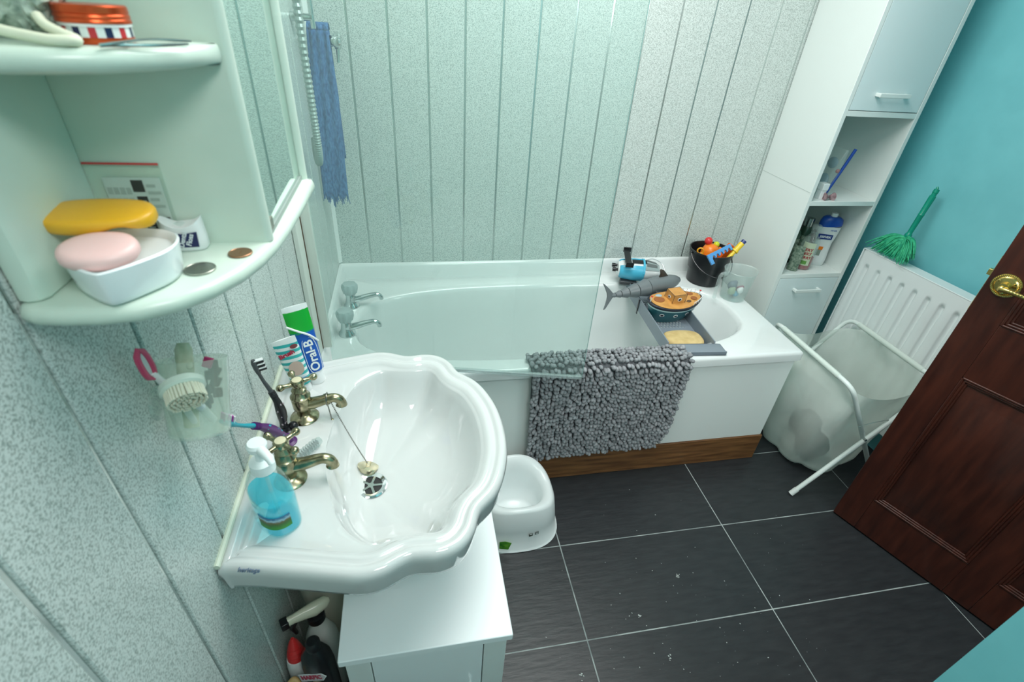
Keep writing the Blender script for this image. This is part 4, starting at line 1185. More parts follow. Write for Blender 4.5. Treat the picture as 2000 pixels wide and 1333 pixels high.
# ball chain from the far spout to the plug beside the waste
PLG = Vector((0.178, -1.168, 0.7085))
cmats = mat('chain_balls', (0.25, 0.25, 0.23), 0.25, metal=1)
ca, cbp = Vector((0.122, SY_ + 0.080, 0.846)), PLG + Vector((0, 0, 0.014))
q = MB()
for k in range(46):
    f = k / 45; p_ = ca.lerp(cbp, f); p_.z -= 0.006 * math.sin(PI * f); q.ell(p_, (0.0015, 0.0015, 0.0015), 7, 5)
q.tube([(0.1160, SY_ + 0.080 + 0.0122 * math.cos(2 * PI * k / 16), 0.8567 + 0.0122 * math.sin(2 * PI * k / 16)) for k in range(16)], 0.0012, 6, closed=True)
for k in range(14): q.ell(Vector((0.1160, SY_ + 0.076, 0.844 - k * 0.0024)) + Vector((0.0003 * k, -0.0004 * k, 0)), (0.0014, 0.0014, 0.0014), 7, 5)
ch = q.build('plug_chain', cmats, bas)
q = MB(Tr(0.1203, SY_ + 0.0705, 0.8035 + 0.003)); q.lathe([(0, -0.004), (0.0026, -0.004), (0.0034, 0), (0.002, 0.004), (0.0032, 0.007), (0, 0.009)], 12); q.build('chain_clip', ABRASS, ch)
q = MB(Tr(*PLG) @ Ry(16) @ Rx(-20)); q.lathe([(0, -0.006), (0.017, -0.006), (0.0185, 0.001), (0.0205, 0.002), (0.0205, 0.0045), (0.014, 0.0065), (0.005, 0.0072), (0, 0.0072)], 32)
q.tube([(0.0042 * math.cos(2 * PI * k / 14), 0, 0.0098 + 0.0042 * math.sin(2 * PI * k / 14)) for k in range(14)], 0.0009, 6, closed=True)
q.build('plug', mat('pale_brass', (0.62, 0.57, 0.40), 0.25, metal=0.9), ch)

# ------------------------------------------------------------------ things on the basin
ZD = 0.8155
LIQ = clear('blue_soap', (0.42, 0.90, 0.96), 0.05, 0.30, (0.03, 0.62, 0.76))
DXs, DYs = 0.066, -1.352
dsp = thing('soap_dispenser', 'clear pump bottle half full of turquoise soap at the near basin corner', 'soap dispenser', (DXs, DYs, ZD))


def dl(pairs): return [[(x, y, z) for x, y in sell(0, 0, a, b_, 2.5, [2 * PI * k / 44 for k in range(44)])] for a, b_, z in pairs]


DMx = Tr(DXs, DYs, ZD) @ Rz(-50)
q = MB(DMx); q.loft(dl(((0.035, 0.025, 0), (0.039, 0.028, 0.004), (0.039, 0.028, 0.062), (0.037, 0.0265, 0.078), (0.029, 0.0215, 0.096), (0.017, 0.016, 0.108), (0.0135, 0.0135, 0.112), (0.0135, 0.0135, 0.118)))); q.build('bottle_body', clear('bottle_clear', (0.90, 0.97, 0.97), 0.04, 0.06), dsp)
q = MB(DMx); q.loft(dl(((0.034, 0.024, 0.0015), (0.0378, 0.0268, 0.005), (0.0378, 0.0268, 0.060), (0.0365, 0.026, 0.066)))); q.build('liquid_soap', LIQ, dsp)
PUMP = mat('translucent_pump_white', (0.80, 0.88, 0.88), 0.35, sub=0, alpha=1)
q = MB(DMx); q.lathe([(0, 0.112), (0.0165, 0.112), (0.0165, 0.128), (0.012, 0.131), (0.0065, 0.132), (0.0055, 0.15), (0.0125, 0.152), (0.0135, 0.160), (0.011, 0.164), (0, 0.1645)], 24)
q.tube([(0.006, 0, 0.157), (0.024, 0, 0.158), (0.033, 0, 0.155), (0.037, 0, 0.150)], [0.0072, 0.006, 0.005, 0.0045], 12); q.build('pump_head', PUMP, dsp)
q = MB(DMx); q.tube([(0, 0, 0.112), (0.004, 0, 0.06), (0.012, 0, 0.01)], 0.0028, 8); q.build('dip_tube', FROST, dsp)
# wrapped picture label on the viewer's side
q = MB(Tr(DXs, DYs, ZD) @ Rz(-50)); rings = []
ov_ = sell(0, 0, 0.0394, 0.0284, 2.5, [R(-72 + 76 * k / 16) for k in range(17)])
for x, y in ov_: rings.append([(x, y, 0.022), (x * 1.015, y * 1.02, 0.022), (x * 1.015, y * 1.02, 0.048), (x, y, 0.048)])
q.loft(rings)
LBM = bpy.data.materials.new('meadow_label'); LBM.use_nodes = True
tc = coords(LBM, (1, 1, 1)); sxz = N(LBM, 'ShaderNodeSeparateXYZ'); L(LBM, tc, sxz.inputs[0])
rp = N(LBM, 'ShaderNodeValToRGB'); mrn = N(LBM, 'ShaderNodeMapRange'); mrn.inputs[1].default_value = 0.021; mrn.inputs[2].default_value = 0.049
nz = N(LBM, 'ShaderNodeTexNoise', Scale=180.0); L(LBM, tc, nz.inputs['Vector'])
mth = N(LBM, 'ShaderNodeMath', operation='MULTIPLY_ADD'); L(LBM, nz.outputs['Fac'], mth.inputs[0]); mth.inputs[1].default_value = 0.25
L(LBM, sxz.outputs['Z'], mrn.inputs[0]); L(LBM, mrn.outputs[0], mth.inputs[2])
cr_ = rp.color_ramp; cr_.elements[0].color = (0.01, 0.18, 0.03, 1); cr_.elements[0].position = 0.0
cr_.elements[1].color = (0.02, 0.16, 0.30, 1); cr_.elements[1].position = 1.0
for ps, cc in ((0.25, (0.02, 0.25, 0.02, 1)), (0.55, (0.03, 0.12, 0.02, 1)), (0.72, (0.12, 0.10, 0.03, 1)), (0.86, (0.30, 0.5, 0.6, 1))):
    e = cr_.elements.new(ps); e.color = cc
L(LBM, mth.outputs[0], rp.inputs[0]); L(LBM, rp.outputs[0], LBM.node_tree.nodes['Principled BSDF'].inputs['Base Color'])
q.build('label', LBM, dsp)


def squeeze_tube(name, label, base, top, side, w_, cap_r, cap_h, hgt, body_mats, bands):
    """tube standing on its cap: round at the cap, flat at the crimp; bands = list of (f0, f1, material)"""
    t = thing(name, label, 'toothpaste', tuple(base))
    up_ = (Vector(top) - Vector(base)).normalized()
    M = frame(Vector(base), side, up_)
    # frame keeps x exact; rebuild with z exact
    z = up_; x = Vector(side); x = (x - z * x.dot(z)).normalized(); y = z.cross(x)
    M = Matrix.Identity(4)
    for i in range(3): M[i][0] = x[i]; M[i][1] = y[i]; M[i][2] = z[i]
    M.translation = base
    q = MB(M); q.lathe([(0, 0), (cap_r, 0), (cap_r * 1.0, 0.002), (cap_r * 0.92, cap_h), (0, cap_h)], 28); q.build('cap', WHT, t)

    def sec(f):
        a = w_ * (0.86 + 0.14 * min(1, f * 1.5)); b_ = cap_r * 0.95 * (1 - f) ** 0.8 + 0.0012
        return [(x_, y_, cap_h + f * (hgt - cap_h)) for x_, y_ in sell(0, 0, a, b_, 2.2, [2 * PI * k / 36 for k in range(36)])]
    for f0, f1, mm, pn in bands:
        q = MB(M); q.loft([sec(f0 + (f1 - f0) * k / 8) for k in range(9)]); q.build(pn, mm, t, angle=60)
    return t, M, (lambda f: cap_h + f * (hgt - cap_h)), (lambda f: cap_r * 0.95 * (1 - f) ** 0.8 + 0.0012)


BLUE = mat('blue_tube', (0.005, 0.09, 0.42), 0.3); GREEN = mat('green_tube', (0.005, 0.36, 0.03), 0.3); WTUB = mat('white_tube_plastic', (0.76, 0.80, 0.80), 0.3)
camv = Vector((0.289, -1.885, 0))
vside = Vector((0.93, 0.36, 0))
t1, M1, zf1, bf1 = squeeze_tube('toothpaste_tube', 'taller blue and green toothpaste tube standing on its white cap behind the striped one', (0.078, -1.012, ZD), (0.060, -1.000, ZD + 0.16), vside, 0.0235, 0.017, 0.030, 0.175, None,
    [(0.0, 0.62, BLUE, 'tube_body'), (0.60, 0.93, GREEN, 'green_band'), (0.925, 1.0, WTUB, 'crimp')])
q = MB(M1); zz = zf1(0.62)
q.tube(spline([(-0.025, -bf1(0.5) * 0.4, zf1(0.74)), (-0.008, -bf1(0.55) - 0.0015, zf1(0.66)), (0.010, -bf1(0.55) - 0.001, zf1(0.56)), (0.0235, -bf1(0.4) * 0.35, zf1(0.42))], 6), 0.0022, 8); q.build('white_swoosh', WTUB, t1)
q = MB(M1 @ Tr(0, 0, 0) ); 
LM1 = M1 @ Tr(0.004, -bf1(0.26) - 0.0012, zf1(0.26)) @ Rx(82) @ Rz(90)
text('Oral-B', 0.0245, LM1, WTUB, t1, bold=0.0005)
q = MB(LM1); ob = [(0.036 * math.cos(2 * PI * k / 40) * (abs(math.cos(2 * PI * k / 40)) ** -0.4 if abs(math.cos(2 * PI * k / 40)) > 0.05 else 1), 0.0135 * math.sin(2 * PI * k / 40), 0.0) for k in range(40)]
ob = [(x, y, -0.0004) for x, y in sell(0, 0, 0.040, 0.0135, 3.2, [2 * PI * k / 40 for k in range(40)])]
q.tube(ob, 0.0006, 6, closed=True); q.build('logo_outline', WTUB, t1)
STRIPE = bpy.data.materials.new('aqua_white_stripes'); STRIPE.use_nodes = True
bs = STRIPE.node_tree.nodes['Principled BSDF']; bs.inputs['Roughness'].default_value = 0.3
tc = coords(STRIPE, (1, 1, 1)); sx_ = N(STRIPE, 'ShaderNodeSeparateXYZ'); L(STRIPE, tc, sx_.inputs[0])
m_ = N(STRIPE, 'ShaderNodeMath', operation='MULTIPLY'); m_.inputs[1].default_value = 2 * PI / 0.0135; L(STRIPE, sx_.outputs['Z'], m_.inputs[0])
s2 = N(STRIPE, 'ShaderNodeMath', operation='SINE'); L(STRIPE, m_.outputs[0], s2.inputs[0])
gt = N(STRIPE, 'ShaderNodeMath', operation='GREATER_THAN'); gt.inputs[1].default_value = 0.0; L(STRIPE, s2.outputs[0], gt.inputs[0])
mx = N(STRIPE, 'ShaderNodeMix', data_type='RGBA'); L(STRIPE, gt.outputs[0], mx.inputs[0])
mx.inputs[6].default_value = (0.03, 0.42, 0.42, 1); mx.inputs[7].default_value = (0.74, 0.80, 0.80, 1); L(STRIPE, mx.outputs[2], bs.inputs['Base Color'])
t2, M2, zf2, bf2 = squeeze_tube('toothpaste_tube', 'shorter aqua and white striped toothpaste tube behind the far brass tap', (0.058, -1.038, ZD), (0.042, -1.052, ZD + 0.13), vside, 0.0215, 0.014, 0.022, 0.135, None,
    [(0.0, 0.92, STRIPE, 'tube_body'), (0.915, 1.0, WTUB, 'crimp')])
CRIM = mat('crimson_letters', (0.42, 0.02, 0.06), 0.4)
text('Brush', 0.0125, M2 @ Tr(-0.005, -bf2(0.70) - 0.0016, zf2(0.72)) @ Rx(86) @ Rz(8), CRIM, t2, bold=0.0006)
q = MB(M2); q.prism(sell(0, 0, 0.007, 0.0045, 2.2, [2 * PI * k / 24 for k in range(24)]), 0, 0.0005, Tr(0.012, -bf2(0.80) - 0.0014, zf2(0.83)) @ Rx(86)); q.build('label_badge', mat('dark_red_badge', (0.22, 0.05, 0.06), 0.4), t2)
q = MB(M2); q.prism(sell(0, 0, 0.013, 0.0065, 2.2, [2 * PI * k / 24 for k in range(24)]), 0, 0.0005, Tr(0.004, -bf2(0.1) - 0.0012, zf2(0.12)) @ Rx(82)); q.build('label_cloud', mat('pale_blue_cloud', (0.14, 0.34, 0.66), 0.4), t2)
# where the tube carries a cartoon, a plain pale disc
q = MB(M2); q.prism(sell(0, 0, 0.0135, 0.0165, 2.2, [2 * PI * k / 28 for k in range(28)]), 0, 0.0005, Tr(0.001, -bf2(0.36) - 0.0015, zf2(0.40)) @ Rx(84)); q.build('label_disc', mat('pale_peach_print', (0.55, 0.42, 0.36), 0.4), t2)


def toothbrush(label, P0, P1, bend_dir, c_handle, c_neck, c_brist, spots, bristle_dir):
    t = thing('toothbrush', label, 'toothbrush', tuple(P0))
    P0, P1 = Vector(P0), Vector(P1); ax_ = (P1 - P0); Ln = ax_.length; ax_.normalize(); bd = Vector(bend_dir).normalized()
    at_ = lambda f: P0 + ax_ * Ln * f + bd * (0.010 * math.sin(PI * min(1, f / 0.75)))
    fs = [0.0, 0.02, 0.05, 0.1, 0.18, 0.26, 0.34, 0.42, 0.5]
    rr = [0.006, 0.0068, 0.0066, 0.0070, 0.0085, 0.0090, 0.0080, 0.0062, 0.0052]
    q = MB(); q.tube([at_(f) for f in fs], rr, 16); h_ = q.build('handle', c_handle, t)
    q = MB(); q.tube([at_(f) for f in (0.49, 0.58, 0.7, 0.8, 0.84, 0.88, 0.96, 1.0)], [0.0050, 0.0040, 0.0032, 0.0030, 0.0044, 0.0052, 0.0052, 0.003], 12); q.build('neck', c_neck, t)
    q = MB()
    for k in range(5): q.tube([at_(0.47 + k * 0.02), at_(0.475 + k * 0.02)], 0.0062, 12)
    q.build('grip_ring', c_handle, t)
    br = Vector(bristle_dir).normalized(); sd = ax_.cross(br).normalized(); q = MB(); q2 = MB()
    for i in range(6):
        for j in (-1, 0, 1):
            b0 = at_(0.855 + 0.025 * i) + sd * j * 0.0026
            (q if i % 2 else q2).tube([b0, b0 + br * 0.015], 0.0014, 6)
    q.build('bristles', c_brist[0], t); q2.build('bristles', c_brist[1], t)
    q = MB(); rn_ = random.Random(5)
    for k in range(22):
        f = 0.08 + 0.32 * k / 22; a = rn_.uniform(0, 2 * PI)
        u = ax_.orthogonal().normalized(); v_ = ax_.cross(u)
        i = f / 0.5 * 8
        r_ = 0.0082 if 0.14 < f < 0.36 else 0.0066
        c = at_(f) + (u * math.cos(a) + v_ * math.sin(a)) * r_ * 0.84
        q.ell((0, 0, 0), (0.0020, 0.0020, 0.0034), 8, 6, M=Tr(*c) @ ax_.to_track_quat('Z', 'Y').to_matrix().to_4x4())
    q.build('spots', spots, h_)
    return t


tb = toothbrush('black toothbrush with pale spots standing upright between the two brass taps', (0.040, -1.158, ZD + 0.010), (0.016, -1.150, ZD + 0.158), (1, -0.3, 0), BLACK, mat('smoke_neck', (0.06, 0.065, 0.07), 0.25), (WHT, BLACK), mat('mauve_spot', (0.40, 0.33, 0.37), 0.4), (0.95, 0.3, 0.1))
q = MB(Tr(0.044, -1.160, ZD)); q.lathe([(0, 0), (0.0135, 0), (0.014, 0.003), (0.009, 0.006), (0.0075, 0.012), (0, 0.012)], 24); q.ell((0.012, 0.004, 0.010), (0.009, 0.008, 0.008), 14, 8)
q.build('suction_foot', BLACK, tb)
PURP = mat('purple_rubber', (0.085, 0.012, 0.13), 0.4); TQ = mat('turquoise_plastic', (0.005, 0.33, 0.42), 0.3)
tb2 = toothbrush('purple and turquoise toothbrush leaning back against the wall behind the near tap', (0.050, -1.192, ZD + 0.016), (0.012, -1.308, ZD + 0.168), (0.2, 0, 1), PURP, TQ, (mat('magenta_bristle', (0.35, 0.03, 0.30), 0.5), WHT), mat('turquoise_spot', (0.01, 0.38, 0.48), 0.4), (0.3, 0.1, 1))
q = MB(Tr(0.053, -1.189, ZD)); q.lathe([(0, 0), (0.0135, 0), (0.014, 0.003), (0.009, 0.006), (0.0075, 0.016), (0, 0.016)], 24); q.build('suction_foot', PURP, tb2)
# clear ribbed travel cover
rc = thing('toothbrush_cover', 'clear ribbed plastic brush cover lying beside the near tap', 'toothbrush cover', (0.105, -1.195, ZD))
RMx = frame((0.076, -1.238, ZD + 0.0095), (0.62, 0.78, 0), (0, 0, 1))
q = MB(RMx); q.tube([(0.002 + k * 0.0035, 0, 0) for k in range(15)], [(0.0095 if k % 2 else 0.0078) * (1 if k < 13 else 0.8) for k in range(15)], 16); q.build('cover_shell', clear('clear_ribbed', (0.86, 0.91, 0.90), 0.06, 0.20, (0.6, 0.68, 0.68)), rc)
q = MB(RMx)
for k in range(9):
    for s_ in (-1, 0, 1): q.tube([(0.008 + k * 0.0045, s_ * 0.003, -0.004), (0.008 + k * 0.0045, s_ * 0.003, 0.006)], 0.0009, 5)
q.build('cover_bristles', mat('grey_bristle', (0.4, 0.44, 0.44), 0.5), rc)

# ------------------------------------------------------------------ low cabinet under the basin
low = thing('low_cabinet', 'small white freestanding cabinet half under the basin', 'cabinet', (0.28, -1.32, 0))
LX0, LX1, LY0, LY1, LZ = 0.1275, 0.432, -1.4535, -1.17, 0.55
q = MB(); q.bx(LX0, LX1, LY0, LY1, LZ - 0.018, LZ); q.build('top_board', mat('white_lacquer', (0.88, 0.92, 0.93), 0.3), low, bevel=0.002)
q = MB()
q.bx(LX0 + 0.008, LX0 + 0.026, LY0 + 0.012, LY1 - 0.004, 0.0015, LZ - 0.018); q.bx(LX1 - 0.026, LX1 - 0.008, LY0 + 0.012, LY1 - 0.004, 0.0015, LZ - 0.018)
q.bx(LX0 + 0.026, LX1 - 0.026, LY1 - 0.012, LY1 - 0.006, 0.06, LZ - 0.018); q.bx(LX0 + 0.026, LX1 - 0.026, LY0 + 0.03, LY1 - 0.012, 0.06, 0.076)
for a, b_ in ((LX0 + 0.008, LX0 + 0.05), (LX1 - 0.05, LX1 - 0.008)): q.bx(a, b_, LY0 + 0.010, LY0 + 0.028, 0.0015, LZ - 0.018)
q.build('carcass', WHITE, low, bevel=0.001)
q = MB(); q.bx(LX0 + 0.052, LX1 - 0.052, LY0 + 0.011, LY0 + 0.026, 0.08, LZ - 0.022); ld = q.build('cabinet_door', mat('white_lacquer_door', (0.85, 0.90, 0.91), 0.3), low, bevel=0.0015)
q = MB(); q.lathe([(0, 0), (0.006, 0), (0.005, 0.012), (0.012, 0.018), (0.012, 0.024), (0, 0.027)], 20, Tr(0.36, LY0 + 0.011, 0.33) @ Rx(90)); q.build('knob', CHROME, ld)

# ------------------------------------------------------------------ potty
pt = thing('potty', 'white plastic child potty on the tiles between the bath and the low cabinet', 'potty', (0.587, -0.82, 0))
tsn = [2 * PI * k / 64 for k in range(64)]


def prng(a, b_, zf, n=2.6, dx=0, dy=0): return [(0.587 + dx + x, -0.822 + dy + y, zf(x, y)) for x, y in sell(0, 0, a, b_, n, tsn)]


rim = lambda x, y: 0.172 + 0.055 * max(0, y / 0.115) ** 2 + 0.018 * max(0, -y / 0.115) ** 3 - 0.012 * (abs(x) / 0.13) ** 2
q = MB()
q.loft([prng(0.146, 0.128, lambda x, y: 0.0015), prng(0.148, 0.130, lambda x, y: 0.004), prng(0.146, 0.128, lambda x, y: 0.007), prng(0.141, 0.124, lambda x, y: 0.010),
        prng(0.134, 0.117, lambda x, y: 0.08 + 0.3 * (rim(x, y) - 0.17)), prng(0.124, 0.109, lambda x, y: rim(x, y) - 0.014), prng(0.117, 0.103, lambda x, y: rim(x, y) - 0.003), prng(0.108, 0.095, rim),
        prng(0.095, 0.083, lambda x, y: rim(x, y) - 0.006, 2.3), prng(0.085, 0.075, lambda x, y: rim(x, y) - 0.022, 2.2), prng(0.076, 0.068, lambda x, y: 0.10, 2.2), prng(0.068, 0.061, lambda x, y: 0.04, 2.2), prng(0.058, 0.052, lambda x, y: 0.031, 2.1), prng(0.02, 0.02, lambda x, y: 0.029, 2)], True, True)
q.build('potty_body', mat('white_potty_plastic', (0.80, 0.84, 0.84), 0.25), pt, angle=70)
# stickers on the sloping front
PM = Tr(0.624, -0.9425, 0.080) @ Rz(12) @ Rx(84)
q = MB(PM); q.bx(-0.015, -0.002, -0.006, 0.006, 0, 0.0006); s1 = q.build('care_mark', mat('dark_olive_print', (0.06, 0.08, 0.06), 0.5), pt)
q = MB(PM); q.prism([(-0.014, 0.005), (-0.0085, -0.001), (-0.003, 0.005)][::-1], 0.0006, 0.0010); q.build('mark_arrow', WHT, s1)
q = MB(PM); q.bx(0.006, 0.019, -0.006, 0.006, 0, 0.0006); s2_ = q.build('care_mark', mat('grey_print_mark', (0.20, 0.22, 0.21), 0.5), pt)
q = MB(PM); q.prism([(0.010, -0.004), (0.0155, -0.004), (0.0125, 0.004)], 0.0006, 0.0010); q.build('mark_arrow', WHT, s2_)
q = MB(Tr(0.536, -0.9470, 0.045) @ Rz(-8) @ Rx(84)); q.prism([(-0.022, -0.016), (0.008, -0.020), (0.017, 0.010), (-0.004, 0.017), (-0.022, 0.014)], 0, 0.0008); q.build('green_sticker', noisy(mat('leaf_sticker', (0.05, 0.3, 0.02), 0.4), (0.02, 0.16, 0.01), (0.14, 0.40, 0.03), 60), pt)

# ------------------------------------------------------------------ cleaning bottles beside the low cabinet
crt = MB(); 
crt.bx(0.008, 0.118, -1.56, -1.305, 0.0015, 0.006)
for a in ((0.008, 0.011, -1.56, -1.305), (0.115, 0.118, -1.56, -1.305), (0.008, 0.118, -1.56, -1.557), (0.008, 0.118, -1.308, -1.305)): crt.bx(a[0], a[1], a[2], a[3], 0.002, 0.205)
crt.bx(0.008, 0.118, -1.56, -1.305, 0.201, 0.205)
tag(crt.build('storage_box', mat('dark_grey_box', (0.03, 0.034, 0.034), 0.5)), 'dark grey storage box on the floor between the wall and the low cabinet', 'box')
BZ = 0.2055
spb = thing('spray_bottle', 'clear trigger spray bottle with black collar, at the back of the cleaning bottles', 'spray bottle', (0.078, -1.345, BZ))
q = MB(Tr(0.066, -1.326, BZ - 0.0)); q.loft([[(x, y, z) for x, y in sell(0, 0, a, b_, 2.4, [2 * PI * k / 36 for k in range(36)])] for a, b_, z in ((0.030, 0.025, 0), (0.033, 0.027, 0.004), (0.033, 0.027, 0.16), (0.030, 0.025, 0.20), (0.018, 0.018, 0.235), (0.012, 0.012, 0.25), (0.012, 0.012, 0.262))]); q.build('bottle_body', mat('milky_bottle', (0.62, 0.68, 0.64), 0.25), spb)
q = MB(Tr(0.066, -1.326, BZ - 0.0)); q.lathe([(0, 0.262), (0.017, 0.262), (0.017, 0.280), (0, 0.280)], 24); q.build('collar', BLACK, spb)
HSM = frame((0.066, -1.326, BZ + 0.280), (-0.90, -0.44, 0), (0, 0, 1))
q = MB(HSM); q.loft([[(x, w_ * math.cos(t), z0 + h_ * math.sin(t)) for t in [2 * PI * k / 20 for k in range(20)]] for x, w_, z0, h_ in ((-0.030, 0.004, 0.020, 0.006), (-0.022, 0.011, 0.019, 0.013), (0.0, 0.013, 0.016, 0.016), (0.02, 0.010, 0.019, 0.013), (0.038, 0.008, 0.021, 0.010), (0.048, 0.008, 0.021, 0.010))]); q.build('spray_head', mat('ivory_plastic', (0.62, 0.60, 0.47), 0.25), spb)
q = MB(HSM); q.box((0.054, 0, 0.021), (0.014, 0.018, 0.018)); q.build('nozzle', BLACK, spb, bevel=0.002)
q = MB(HSM); q.tube([(0.034, 0, 0.012), (0.044, 0, -0.006), (0.040, 0, -0.028)], [0.005, 0.005, 0.004], 10); q.build('trigger', BLACK, spb)
rcb = thing('toilet_cleaner_bottle', 'white bottle with ribbed red nozzle cap beside the black bottle', 'bottle', (0.034, -1.372, BZ))
q = MB(Tr(0.0275, -1.369, BZ)); q.loft([[(x, y, z) for x, y in sell(0, 0, a, b_, 2.2, [2 * PI * k / 32 for k in range(32)])] for a, b_, z in ((0.019, 0.019, 0), (0.021, 0.021, 0.004), (0.021, 0.021, 0.17), (0.020, 0.020, 0.20), (0.0175, 0.017, 0.216))]); q.build('bottle_body', WHT, rcb)
q = MB(Tr(0.0275, -1.369, BZ + 0.216) @ Rx(-8)); rr_ = [(0.0165, 0), (0.0165, 0.006), (0.015, 0.010), (0.0158, 0.012), (0.0135, 0.018), (0.0142, 0.020), (0.011, 0.028), (0.0118, 0.030), (0.008, 0.042), (0.003, 0.052), (0.0, 0.0525)]
q.lathe([(0, 0)] + rr_, 26); q.build('red_cap', RED, rcb)
bk = thing('descaler_bottle', 'black bottle with white logo label and orange cap collar, against the low cabinet', 'bottle', (0.082, -1.425, BZ))
KMx = Tr(0.0750, -1.397, BZ) @ Rz(-18) @ Matrix.Diagonal((1, 1, 1.29, 1))
q = MB(KMx); q.loft([[(x, y, z) for x, y in sell(0, 0, a, b_, 2.6, [2 * PI * k / 36 for k in range(36)])] for a, b_, z in ((0.027, 0.020, 0), (0.0295, 0.022, 0.004), (0.0295, 0.022, 0.185), (0.026, 0.020, 0.21), (0.015, 0.014, 0.226), (0.012, 0.012, 0.23))]); q.build('bottle_body', BLACK, bk)
q = MB(KMx @ Tr(0, 0, 0.23)); q.lathe([(0, 0), (0.013, 0), (0.013, 0.012), (0.009, 0.016), (0, 0.016)], 22); q.build('bottle_cap', BLACK, bk)
q = MB(KMx @ Tr(0.0, -0.0222, 0.176) @ Rx(84) @ Rz(18)); q.prism([(-0.030, -0.008), (0.017, -0.008), (0.028, 0.002), (0.020, 0.009), (-0.030, 0.009)], 0, 0.0008); lbk = q.build('label', WHT, bk)
q = MB(KMx @ Tr(0.0, -0.0227, 0.176) @ Rx(84) @ Rz(18)); q.prism([(-0.029, -0.007), (0.0165, -0.007), (0.026, 0.002), (0.019, 0.008), (-0.029, 0.008)], 0.0004, 0.0009); q.build('label_panel', mat('pale_pink_print', (0.55, 0.5, 0.52), 0.4), lbk)
text('HARPIC', 0.0125, KMx @ Tr(-0.004, -0.0240, 0.177) @ Rx(84) @ Rz(18), CRIM, lbk, bold=0.0004)
q = MB(KMx @ Tr(0.006, -0.0225, 0.158) @ Rx(84)); q.prism(sell(0, 0, 0.012, 0.006, 2.2, [2 * PI * k / 24 for k in range(24)]), 0, 0.0008); q.build('label_badge', mat('tan_badge', (0.40, 0.33, 0.22), 0.4), bk)
q = MB(KMx @ Tr(0.008, -0.0228, 0.146) @ Rx(88)); q.lathe([(0, 0), (0.010, 0), (0.010, 0.0008), (0, 0.0008)], 22); q.build('label_spot', AMB, bk)
oc = MB(Tr(0.0560, -1.376, BZ + 0.215) @ Ry(30)); oc.tube([(0.014 * math.cos(2 * PI * k / 20), 0.0135 * math.sin(2 * PI * k / 20), 0) for k in range(20)], 0.0035, 8, closed=True)
oc.build('orange_collar', AMB, bk)
jg = thing('handled_bottle', 'white bottle with a peach loop handle, nearest of the cleaning bottles', 'bottle', (0.035, -1.47, BZ))
q = MB(Tr(0.043, -1.442, BZ)); q.loft([[(x, y, z) for x, y in sell(0, 0, a, b_, 2.2, [2 * PI * k / 32 for k in range(32)])] for a, b_, z in ((0.026, 0.024, 0), (0.028, 0.026, 0.004), (0.028, 0.026, 0.15), (0.025, 0.023, 0.185), (0.014, 0.013, 0.20), (0.002, 0.002, 0.203))]); q.build('bottle_body', WHT, jg)
q = MB(Tr(0.023, -1.424, BZ)); q.tube(spline([(0.006, 0.0, 0.10), (-0.010, 0.004, 0.14), (-0.012, 0.008, 0.185), (0.004, 0.018, 0.205), (0.014, 0.012, 0.19)], 6), 0.0055, 10); q.build('loop_handle', mat('peach_plastic', (0.60, 0.38, 0.16), 0.4), jg)

# ------------------------------------------------------------------ mirrored wall cabinet with open end shelves
mc = thing('mirror_cabinet', 'off white mirrored wall cabinet with two open rounded end shelves', 'cabinet', (0.08, -1.36, 1.27))
lowo = [(0.001, -1.190), (0.001, -1.508), (0.006, -1.5165), (0.016, -1.521), (0.035, -1.5235), (0.058, -1.524), (0.084, -1.520), (0.108, -1.507), (0.128, -1.486), (0.143, -1.459), (0.153, -1.428), (0.159, -1.395), (0.163, -1.35), (0.166, -1.27), (0.167, -1.200), (0.163, -1.190)]
upo = [(0.020, -1.402), (0.020, -1.511), (0.040, -1.509), (0.060, -1.508), (0.082, -1.501), (0.104, -1.489), (0.125, -1.467), (0.138, -1.445), (0.146, -1.424), (0.149, -1.402)]


def bull(mb, o_, z0, z1):
    pts = [Vector((x, y, 0)) for x, y in o_]
    hh = (z1 - z0) / 2; rings = []
    cx = sum(p_.x for p_ in pts) / len(pts); cy = sum(p_.y for p_ in pts) / len(pts)
    n_ = len(pts)

    def ins(d):
        r = []
        for i in range(n_):
            a, b_, c = pts[i - 1], pts[i], pts[(i + 1) % n_]
            t = (c - a).normalized(); nn = Vector((-t.y, t.x, 0))
            if (Vector((cx, cy, 0)) - b_).dot(nn) < 0: nn = -nn
            r.append((max(0.001, b_.x + nn.x * d), b_.y + nn.y * d))
        return r
    for k in range(9):
        a = -PI / 2 + PI * k / 8
        rings.append([(x, y, z0 + hh + hh * math.sin(a)) for x, y in ins(hh * (1 - math.cos(a)))])
    mb.loft(rings)


q = MB(); bull(q, lowo, 1.2735, 1.2895); q.build('bottom_shelf', SHELFM, mc, angle=60)
q = MB(); bull(q, upo, 1.4395, 1.4545); q.build('upper_shelf', SHELFM, mc, angle=60)
q = MB(); q.prism([(0.001, -1.402), (0.001, -1.503), (0.005, -1.509), (0.0115, -1.511), (0.018, -1.509), (0.022, -1.503), (0.022, -1.402)], 1.2895, 1.86); q.build('back_panel', SHELFM, mc, bevel=0.002)
q = MB(); q.bx(0.001, 0.150, -1.402, -1.3885, 1.2895, 1.86); q.tube([(0.1495, -1.3953, 1.2896), (0.1495, -1.3953, 1.86)], 0.0068, 14); q.build('divider_panel', SHELFM, mc)
q = MB(); q.bx(0.001, 0.148, -1.3884, -1.196, 1.2900, 1.86); q.build('carcass', SHELFM, mc)
q = MB(); q.bx(0.1482, 0.1505, -1.3875, -1.201, 1.2925, 1.86); q.build('mirror_door', MIRROR, mc)
